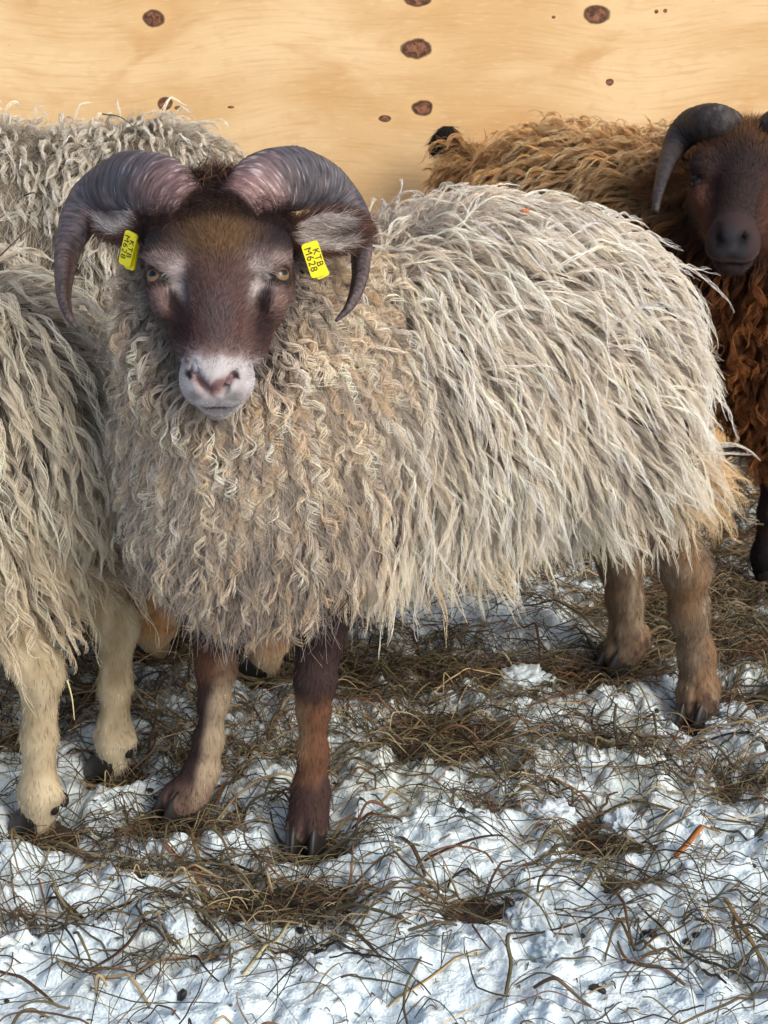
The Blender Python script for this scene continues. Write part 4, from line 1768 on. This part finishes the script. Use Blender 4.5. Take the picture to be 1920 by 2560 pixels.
def face4(p, S):
    q = (p - S.O) @ S.HR.T
    n1 = fbm(p * 60, 3, 311)
    c = np.tile(srgb(52, 40, 38), (len(p), 1))
    c = lerp(c, srgb(118, 80, 48), (sstep(.0, -.06, q[:, 1] + n1 * .015))[:, None])
    c = lerp(c, srgb(92, 58, 44), (sstep(.02, .045, np.abs(q[:, 0])) * sstep(.0, .05, q[:, 1]))[:, None] * .8)
    c = lerp(c, srgb(58, 46, 46), (sstep(.095, .12, q[:, 1]))[:, None])
    q = q / S.q
    pad = sstep(.122, .134, q[:, 1]) * sstep(-.060, -.050, q[:, 2]) * sstep(.024, .016, np.abs(q[:, 0]))
    c = lerp(c, srgb(52, 50, 55), pad[:, None])
    ns = np.exp(-((np.abs(q[:, 0]) - .0145) / .006) ** 2 - ((q[:, 2] + .030) / .006) ** 2) * sstep(.118, .128, q[:, 1])
    c = lerp(c, srgb(10, 8, 9), np.clip(ns * 1.3, 0, 1)[:, None])
    c = lerp(c, srgb(20, 15, 15), (np.exp(-((q[:, 2] + .0640) / .0030) ** 2) * sstep(.10, .115, q[:, 1]))[:, None])
    c = lerp(c, srgb(104, 84, 80), (np.exp(-((q[:, 2] + .0575) / .0030) ** 2) * sstep(.10, .115, q[:, 1]) * .6)[:, None])
    return c


def leg_c4(p):
    n1 = fbm(p * 60, 3, 321)
    c = lerp(srgb(34, 26, 28), srgb(60, 38, 26), sstep(.0, .6, n1)[:, None])
    c = np.where((p[:, 2] > .4)[:, None], srgb(26, 21, 20), c)
    return lerp(c, srgb(22, 19, 22), sstep(.12, .05, p[:, 2])[:, None])


def flow4(p, v, f, l_, z):
    top = sstep(.44, .55, z)[:, None]
    v = lerp(v, -fw4[None] * .95 + np.array([0, 0, -.55]) + lf4[None] * (np.sign(l_) * .2)[:, None], top * sstep(.22, .05, f)[:, None])
    return v


def mod4(d, p, f, l_, z):
    fr = sstep(.1, .25, f)
    d['amp'] = lerp(d['amp'], d['amp'] * 1.7, fr)
    d['L'] = lerp(d['L'], d['L'] * .85, fr)


tail4 = [(base4 - fw4 * .34 + np.array([0, 0, .56]), .030), (np.array(P(1118, 345, 2.77)), .018), (np.array(P(1084, 368, 2.78)), .015)]
S4 = simple_sheep('sheep', 'brown ram with a dark face and one curved horn in view at the right edge', base4, fw4,
                  [base4 - fw4 * .25 + lf4 * .09, base4 - fw4 * .25 - lf4 * .09, fB + lf4 * .17, fB], .26, 1.02,
                  dict(lock=brown_lock, under=brown_under, skin=srgb(60, 40, 26), face=face4), leg_c4, 3800, 16,
                  dict(L=.080, amp=.0036, lam=.040, thick=.042, spread=.010, leg_top=.26, flow=flow4, mod=mod4, tz=1.09, rf=-.185, bf=.05, bl=.30),
                  head=(O4, nrm(np.array([-.27, -.84, -.46])), 1.12), vox=.014, tail=tail4, fine_head=True)
tint4 = [srgb(92, 88, 88), srgb(62, 56, 56), srgb(64, 58, 60), srgb(48, 42, 42), srgb(118, 114, 110)]


def hpx(x, y, d):
    return P(1560 + x * .2441, 220 + y * .2441, d)


horn_mesh('horn', [hpx(1290, 590, 2.25), hpx(1050, 400, 2.19), hpx(880, 350, 2.19), hpx(720, 390, 2.22), hpx(590, 490, 2.23), hpx(500, 640, 2.21), hpx(440, 800, 2.17),
                   hpx(395, 950, 2.13), hpx(355, 1100, 2.10), hpx(320, 1270, 2.08)],
          np.array([250, 350, 375, 360, 310, 235, 190, 150, 120, 60]) * .5 * .2441 / FPX * 2.2, .95, S4.root, S4.off, tint4, 1)
axis = S4.HR[0]
mirror = lambda p: p - axis * (2 * ((p - S4.O) @ axis))
horn_mesh('horn', [mirror(hpx(*a_)) for a_ in [(1290, 590, 2.25), (1050, 400, 2.19), (880, 350, 2.19), (720, 390, 2.22), (590, 490, 2.23), (500, 640, 2.21), (440, 800, 2.17),
                                              (395, 950, 2.13), (355, 1100, 2.10), (320, 1270, 2.08)]],
          np.array([250, 350, 375, 360, 310, 235, 190, 150, 120, 60]) * .5 * .2441 / FPX * 2.2, .95, S4.root, S4.off, tint4, -1)
for s_ in (1, -1):
    make_eye(S4.HL, S4.HR, s_, S4.q, S4.root, S4.off, iris=IRIS_DARK)

# ------------------------------------------------------------------ hay
HAY = hair_mat('hay', .6, .3, .1)
HAYC = np.array([srgb(98, 92, 68), srgb(124, 112, 84), srgb(88, 72, 56), srgb(110, 76, 56), srgb(156, 138, 106), srgb(72, 68, 58), srgb(50, 47, 43), srgb(190, 170, 130), srgb(118, 90, 66)])
HAYW = np.array([.22, .2, .12, .08, .12, .1, .05, .05, .06])


def stems(n, xy, L, rad, K=12, lift=.012, dirs=None, curl=1.0):
    a = rng.uniform(0, 2 * np.pi, n) if dirs is None else dirs
    t = np.linspace(0, 1, K)
    seg = L / (K - 1)
    turn = rng.normal(0, .09, n) * curl
    kink = rng.integers(2, K - 1, n)
    kang = rng.normal(0, .55, n) * (rng.random(n) < .45)
    p = xy.copy()
    out = [p.copy()]
    for k in range(1, K):
        a = a + turn + rng.normal(0, .06, n) + np.where(k == kink, kang, 0)
        p = p + np.column_stack([np.cos(a), np.sin(a)]) * seg[:, None]
        out.append(p.copy())
    pl = np.stack(out, 1)
    z = np.maximum(snow_h(pl.reshape(-1, 2)), ground_h(pl.reshape(-1, 2))).reshape(n, K)
    # stiff stems bridge the hollows
    zs = z.copy()
    for _ in range(4):
        zs[:, 1:-1] = np.maximum(zs[:, 1:-1], .5 * (zs[:, :-2] + zs[:, 2:]))
    arch = np.sin(np.pi * t)[None] * (rng.random(n) ** 2.2 * lift * 2.2)[:, None] + (rng.normal(0, 1, n) * lift * .8)[:, None] * (t - .4)[None]
    zz = zs + np.maximum(arch, -.004) + .0015 + rng.random(n)[:, None] * lift * .6
    pts = np.concatenate([pl, zz[..., None]], 2)
    ci = rng.choice(len(HAYC), n, p=HAYW / HAYW.sum())
    c = HAYC[ci] * .82 * np.exp(rng.normal(0, .28, n))[:, None]
    cc = c[:, None] * (1 + .25 * np.sin(t * 5 + rng.uniform(0, 6, n)[:, None]))[..., None]
    r = rad[:, None] * (1 - .55 * np.abs(t[None] - .35))
    return pts, r, cc


# candidates weighted by how bare the place is
cand = np.column_stack([rng.uniform(-1.3, 1.3, 110000), rng.uniform(.88, 2.85, 110000)])
cb = bare(cand)
wgt = np.clip(cb, 0, 1.0) ** 2.2 * sstep(2.9, 1.7, cand[:, 1]) ** .5 + .030
sel = rng.choice(len(cand), 21500, p=wgt / wgt.sum(), replace=False)
xy = cand[sel]
dirs = rng.normal(0, .75, len(xy)) + np.where(rng.random(len(xy)) < .5, 0, np.pi) + .9 * fbm2(xy, 5, 2, 55)
A = stems(len(xy), xy, rng.gamma(3, .019, len(xy)) + .012, rng.uniform(.0003, .0009, len(xy)) * (1 + 1.3 * (rng.random(len(xy)) < .13)), dirs=dirs, curl=.8)
sel2 = rng.choice(len(cand), 420, replace=False)
xy2 = cand[sel2]
B = stems(len(xy2), xy2, rng.uniform(.06, .20, len(xy2)), rng.uniform(.0005, .0012, len(xy2)), lift=.018, curl=1.1)
sel3 = rng.choice(len(cand), 9000, p=(wgt + .12) / (wgt + .12).sum(), replace=False)
xy3 = cand[sel3]
D = stems(len(xy3), xy3, rng.uniform(.003, .014, len(xy3)), rng.uniform(.0003, .0011, len(xy3)), lift=.002, curl=.5)
hay = hair_obj('hay', np.concatenate([A[0], B[0], D[0]]), np.concatenate([A[1], B[1], D[1]]), np.concatenate([A[2], B[2], D[2]]), HAY, kind='stuff',
               label='trampled hay stems strewn over the snow and bare earth', cat='hay')

# ------------------------------------------------------------------ snow clods, droppings, loose blades
CLOD = attr_mat('clod_snow', .6, .3, bump=.6, bscale=300, bdist=.002)


def rock_mesh(name, seed, mat, col, flat=.7, sub=3, rough=.35):
    bm = bmesh.new()
    bmesh.ops.create_icosphere(bm, subdivisions=sub, radius=1)
    co = np.array([v.co for v in bm.verts])
    r = 1 + rough * fbm(co * 1.7 + seed * 7, 3, seed) + rough * .5 * fbm(co * 5 + seed * 3, 3, seed + 5, .7)
    co = co * r[:, None] * np.array([1, 1, flat])
    for v, c in zip(bm.verts, co):
        v.co = c
    me = bpy.data.meshes.new(name)
    bm.to_mesh(me)
    bm.free()
    me.polygons.foreach_set('use_smooth', [True] * len(me.polygons))
    a = me.attributes.new('col', 'FLOAT_COLOR', 'POINT')
    a.data.foreach_set('color', np.tile(np.array([*col, 1], np.float32), (len(me.vertices), 1)).ravel())
    me.materials.append(mat)
    return me


clods = [rock_mesh('snow_clod', i + 3, CLOD, (.77, .88, .92), .75, 5, .6) for i in range(5)]
clod_list = [  # u, v, size in photo pixels, label
    (1310, 1725, 62, 'large white snow clod lying behind the legs of the ram on brown hay'),
    (1795, 1830, 42, 'crumbly snow clod in front of the rear hoof of the ram'),
    (1820, 1795, 26, 'small snow lump right behind the rear hoof of the ram'),
    (1680, 1800, 26, 'small flat snow lump left of the rear hoof of the ram'),
    (345, 1665, 17, 'small round snow ball left of the front legs, in shade'),
    (1380, 2075, 60, 'broad white snow clod beside a dark hay hollow, right half'),
    (1560, 2090, 50, 'rounded snow clod behind the long orange hay blade'),
    (1720, 2100, 34, 'snow lump beside the green stem at the right'),
    (445, 2385, 40, 'small snow lump among hay stems near the bottom left'),
    (1330, 2335, 55, 'snow clod in front of the round hay hollow'),
    (640, 2045, 30, 'snow lump between the two front hooves of the ram'),
    (1890, 1880, 40, 'snow lump beside the right edge with dark droppings near it'),
    (1385, 2440, 50, 'snow clod at the bottom beside the long bent stem'),
    (590, 2440, 44, 'snow clod at the bottom left of the dark dropping heap'),
]
for i, (u, v, s, lab) in enumerate(clod_list):
    g = G(u, v)
    d = np.linalg.norm(g - C0)
    r = s / FPX * d
    o = bpy.data.objects.new('snow_clod', clods[i % 5])
    link(o, label=lab, cat='snow clod', group='snow clods on the trampled ground')
    z = float(max(snow_h(g[None, :2])[0], ground_h(g[None, :2])[0]))
    o.location = (g[0], g[1], z + r * .25)
    o.rotation_euler = (rng.uniform(-.3, .3), rng.uniform(-.3, .3), rng.uniform(0, 6))
    o.scale = (r, r * rng.uniform(.75, 1.0), r * rng.uniform(.7, 1.0))

DROP = attr_mat('dropping', .45, .45, bump=.4, bscale=350, bdist=.001)
drops = [rock_mesh('dropping', i + 23, DROP, (.012, .011, .009), .85, 2, .3) for i in range(3)]
dl = [(1905, 1900, 17), (1780, 1940, 13), (1175, 1980, 12), (1230, 2075, 16), (1180, 2060, 10), (1155, 2085, 10), (1165, 2100, 9), (1185, 2070, 9), (1290, 1960, 12), (1055, 1945, 9),
      (1610, 2395, 22), (1625, 2410, 15), (1712, 2392, 15), (1735, 2388, 12), (1480, 2540, 14), (1500, 2545, 12), (750, 2365, 15), (778, 2400, 16), (800, 2395, 13), (712, 2420, 14), (715, 2355, 12),
      (458, 2540, 17), (5, 2140, 14), (290, 2080, 9), (420, 1850, 12), (375, 1990, 12), (390, 1998, 9), (585, 1995, 9), (720, 1815, 8), (840, 1785, 8), (1635, 2135, 12), (1000, 1760, 9), (1640, 1795, 9),
      (240, 2370, 8), (870, 2290, 9), (1880, 2210, 9), (1860, 2245, 7), (20, 2530, 8), (1455, 2385, 8), (500, 1790, 8)]
DROP_LABEL = {
    (1905, 1900): 'black dropping at the right edge, level with the small snow lumps by the rear hoof',
    (1780, 1940): 'black dropping on the right, a little below and left of the one at the edge',
    (1610, 2395): 'largest black dropping, left one of a touching pair near the lower right',
    (1625, 2410): 'smaller black dropping touching the largest one near the lower right',
    (1712, 2392): 'left one of two droppings side by side near the lower right',
    (1735, 2388): 'right one of two droppings side by side near the lower right',
    (1480, 2540): 'left one of two droppings at the bottom edge, right of the centre',
    (1500, 2545): 'right one of two droppings at the bottom edge, right of the centre',
    (458, 2540): 'lone black dropping at the bottom edge, left of the centre',
    (5, 2140): 'black dropping cut by the left edge, in front of the cream sheep',
    (1635, 2135): 'single black dropping just above the broad orange hay blade',
    (1000, 1760): 'black dropping in the shade below the belly of the ram',
    (420, 1850): 'black dropping between the cream hind leg and the front legs of the ram',
    (240, 2370): 'single tiny black dropping on the clean snow at the lower left',
    (20, 2530): 'tiny black dropping in the lower left corner',
}
for i, (u, v, s) in enumerate(dl):
    g = G(u, v)
    r = s / FPX * np.linalg.norm(g - C0) * .85
    o = bpy.data.objects.new('dropping', drops[i % 3])
    link(o, label=DROP_LABEL.get((u, v), 'small black sheep dropping lying on the snow'), cat='dropping', group='sheep droppings scattered on the snow')
    z = float(max(snow_h(g[None, :2])[0], ground_h(g[None, :2])[0]))
    o.location = (g[0], g[1], z + r * .35)
    o.rotation_euler = (rng.uniform(-1, 1), rng.uniform(-1, 1), rng.uniform(0, 6))
    o.scale = (r * rng.uniform(.9, 1.35), r * .85, r * .8)


def blade(name, pts, w, col, label, cat, lift=.004, group=None):
    """a bent flat blade of hay or grass along ground points"""
    g = np.array([G(u, v) for u, v in pts])
    m = len(g)
    T = np.linspace(0, m - 1, 6 * m)
    i = np.clip(T.astype(int), 0, m - 2)
    f = (T - i)[:, None]
    p0, p1, p2, p3 = g[np.maximum(i - 1, 0)], g[i], g[i + 1], g[np.minimum(i + 2, m - 1)]
    c = .5 * (2 * p1 + (p2 - p0) * f + (2 * p0 - 5 * p1 + 4 * p2 - p3) * f ** 2 + (3 * p1 - p0 - 3 * p2 + p3) * f ** 3)
    z = np.maximum(snow_h(c[:, :2]), ground_h(c[:, :2]))
    for _ in range(10):
        z[1:-1] = np.maximum(z[1:-1], .5 * (z[:-2] + z[2:]))
    q = np.linspace(0, 1, len(c))
    c[:, 2] = z + .004 + lift * np.sin(np.pi * q)
    tan = nrm(np.gradient(c, axis=0))
    side = nrm(np.cross(tan, np.array([0, 0, 1.0])))
    up = np.cross(side, tan)
    ww = w * (1 - .75 * np.abs(q - .4) ** 1.5)
    V, F = [], []
    for k in range(len(c)):
        for dx, dz in ((-1, .25), (0, -.0), (1, .25), (0, -.28)):
            V.append(c[k] + side[k] * dx * ww[k] + up[k] * dz * ww[k])
    for k in range(len(c) - 1):
        for j in range(4):
            a_, b_ = k * 4 + j, k * 4 + (j + 1) % 4
            F.append((a_, b_, b_ + 4, a_ + 4))
    F.append((3, 2, 1, 0))
    n_ = (len(c) - 1) * 4
    F.append((n_, n_ + 1, n_ + 2, n_ + 3))
    base = V[0] * 1.0
    V = np.array(V) - base
    cols = np.tile(col, (len(V), 1)) * (1 + .3 * fbm(V * 120, 2, 5))[:, None]
    o = mesh_obj(name, V, F, BLADE, None, np.clip(cols, 0, 1), label=label, cat=cat, group=group)
    o.location = base
    return o


BLADE = attr_mat('dry_blade', .6, .3)
BG = 'loose stems and blades lying on the snow'
for pts, w, c, lab in [
    ([(1262, 2548), (1275, 2480), (1268, 2430), (1330, 2405), (1430, 2400)], .0022, srgb(96, 90, 66), 'long bent olive stem arching over the snow near the bottom'),
    ([(1685, 2185), (1740, 2135), (1800, 2105)], .0042, srgb(178, 118, 70), 'short broad orange hay blade beside the snow at the right'),
    ([(1490, 2060), (1600, 2045), (1740, 2085), (1915, 2115)], .0030, srgb(98, 92, 62), 'long green stem running to the right edge'),
    ([(1060, 2225), (1180, 2175), (1270, 2155)], .0026, srgb(88, 66, 50), 'dark brown stalk lying left of the round hay hollow'),
    ([(985, 2135), (1030, 2200), (1062, 2258)], .0028, srgb(84, 66, 52), 'brown stalk leaning beside a white snow bank'),
    ([(970, 2548), (1080, 2500), (1205, 2432)], .0022, srgb(206, 178, 128), 'pale straw lying along the bottom, longest of the light ones'),
    ([(415, 2035), (470, 2110), (500, 2190), (545, 2230)], .0026, srgb(120, 102, 72), 'brown stem crossing the snow in front of the left front hoof'),
    ([(500, 2050), (560, 2060), (602, 2070)], .0045, srgb(176, 128, 92), 'flat tan wood splinter behind the front hooves'),
    ([(610, 2500), (690, 2410), (740, 2325)], .0024, srgb(202, 188, 140), 'pale straw beside the black droppings'),
    ([(400, 2165), (460, 2190), (500, 2245), (525, 2258)], .0030, srgb(122, 80, 56), 'reddish brown flattened hay blade left of centre'),
    ([(880, 2100), (930, 2098), (985, 2090)], .0034, srgb(120, 66, 48), 'red brown stalk piece right of the front hoof'),
    ([(1540, 2365), (1590, 2440), (1640, 2420), (1720, 2370)], .0018, srgb(110, 92, 62), 'thin curled stem looping near the bottom right'),
    ([(210, 2480), (330, 2420), (420, 2350)], .0024, srgb(96, 74, 58), 'dark stem crossing the snow at the lower left'),
    ([(0, 2470), (60, 2490), (140, 2545)], .0022, srgb(92, 72, 54), 'brown stem at the bottom left edge'),
    ([(830, 2310), (880, 2380), (950, 2440)], .0026, srgb(74, 62, 48), 'dark stalk lying right of the droppings'),
    ([(1790, 2290), (1850, 2390), (1910, 2480)], .0028, srgb(126, 104, 72), 'long tan stem at the lower right edge'),
]:
    blade('hay_blade', pts, w, c, lab, 'hay blade', group=BG)


# chips and seed heads caught in the wool
def chip(name, p, r, col, label):
    me = rock_mesh(name, int(r * 1e5) + 3, DROP, col, .4, 2, .4)
    o = bpy.data.objects.new(name, me)
    link(o, label=label, cat='wood chip')
    o.location = p
    o.scale = (r, r * .7, r)
    return o


chip('wood_chip', P(1312, 527, 1.60), .0055, srgb(206, 120, 66), 'small orange wood chip caught in the wool on top of the ram')
chip('wood_chip', P(1575, 826, 1.66), .0055, srgb(214, 160, 122), 'small pinkish wood chip caught in the wool of the flank')


def wisp(pts, r, col, label, cat='straw'):
    """a stem caught in the wool"""
    g = np.array(pts, float)
    m = len(g)
    T = np.linspace(0, m - 1, 8 * m)
    i = np.clip(T.astype(int), 0, m - 2)
    f = (T - i)[:, None]
    p0, p1, p2, p3 = g[np.maximum(i - 1, 0)], g[i], g[i + 1], g[np.minimum(i + 2, m - 1)]
    c = .5 * (2 * p1 + (p2 - p0) * f + (2 * p0 - 5 * p1 + 4 * p2 - p3) * f ** 2 + (3 * p1 - p0 - 3 * p2 + p3) * f ** 3)
    tan = nrm(np.gradient(c, axis=0))
    x = nrm(np.cross(tan, np.array([.2, .9, .3])))
    y = np.cross(tan, x)
    V, F = [], []
    for k in range(len(c)):
        rr = r * (1 - .6 * k / len(c))
        for j in range(5):
            a_ = 2 * np.pi * j / 5
            V.append(c[k] + (x[k] * np.cos(a_) + y[k] * np.sin(a_)) * rr)
    for k in range(len(c) - 1):
        for j in range(5):
            F.append((k * 5 + j, k * 5 + (j + 1) % 5, (k + 1) * 5 + (j + 1) % 5, (k + 1) * 5 + j))
    F.append((4, 3, 2, 1, 0))
    F.append(tuple(range((len(c) - 1) * 5, len(c) * 5)))
    base = V[0] * 1.0
    o = mesh_obj('straw', np.array(V) - base, F, BLADE, None, np.tile(col, (len(V), 1)), label=label, cat=cat, group='stems caught in the wool')
    o.location = base


wisp([P(168, 1700, 1.40), P(180, 1745, 1.40), P(186, 1800, 1.40)], .0011, srgb(214, 200, 150), 'pale straw hanging from the thigh wool of the cream sheep')
wisp([P(0, 640, 1.52), P(35, 606, 1.55), P(62, 580, 1.57)], .0010, srgb(70, 52, 46), 'dark twig leaning against the wool at the left edge')
wisp([P(255, 285, 1.98), P(300, 292, 1.98), P(335, 318, 1.97)], .0012, srgb(88, 92, 60), 'green stem lying on the back of the pale sheep')
wisp([P(60, 490, 1.92), P(85, 482, 1.91), P(105, 498, 1.91)], .0013, srgb(62, 72, 48), 'short dark green sprig in the side of the pale sheep')
wisp([P(1850, 300, 2.22), P(1885, 303, 2.2), P(1930, 320, 2.18)], .0016, srgb(206, 190, 150), 'pale straw on the neck of the brown ram')
wisp([P(1360, 790, 1.60), P(1400, 765, 1.6), P(1425, 760, 1.6)], .0008, srgb(80, 60, 50), 'thin dark stem in the flank wool of the ear tagged ram')
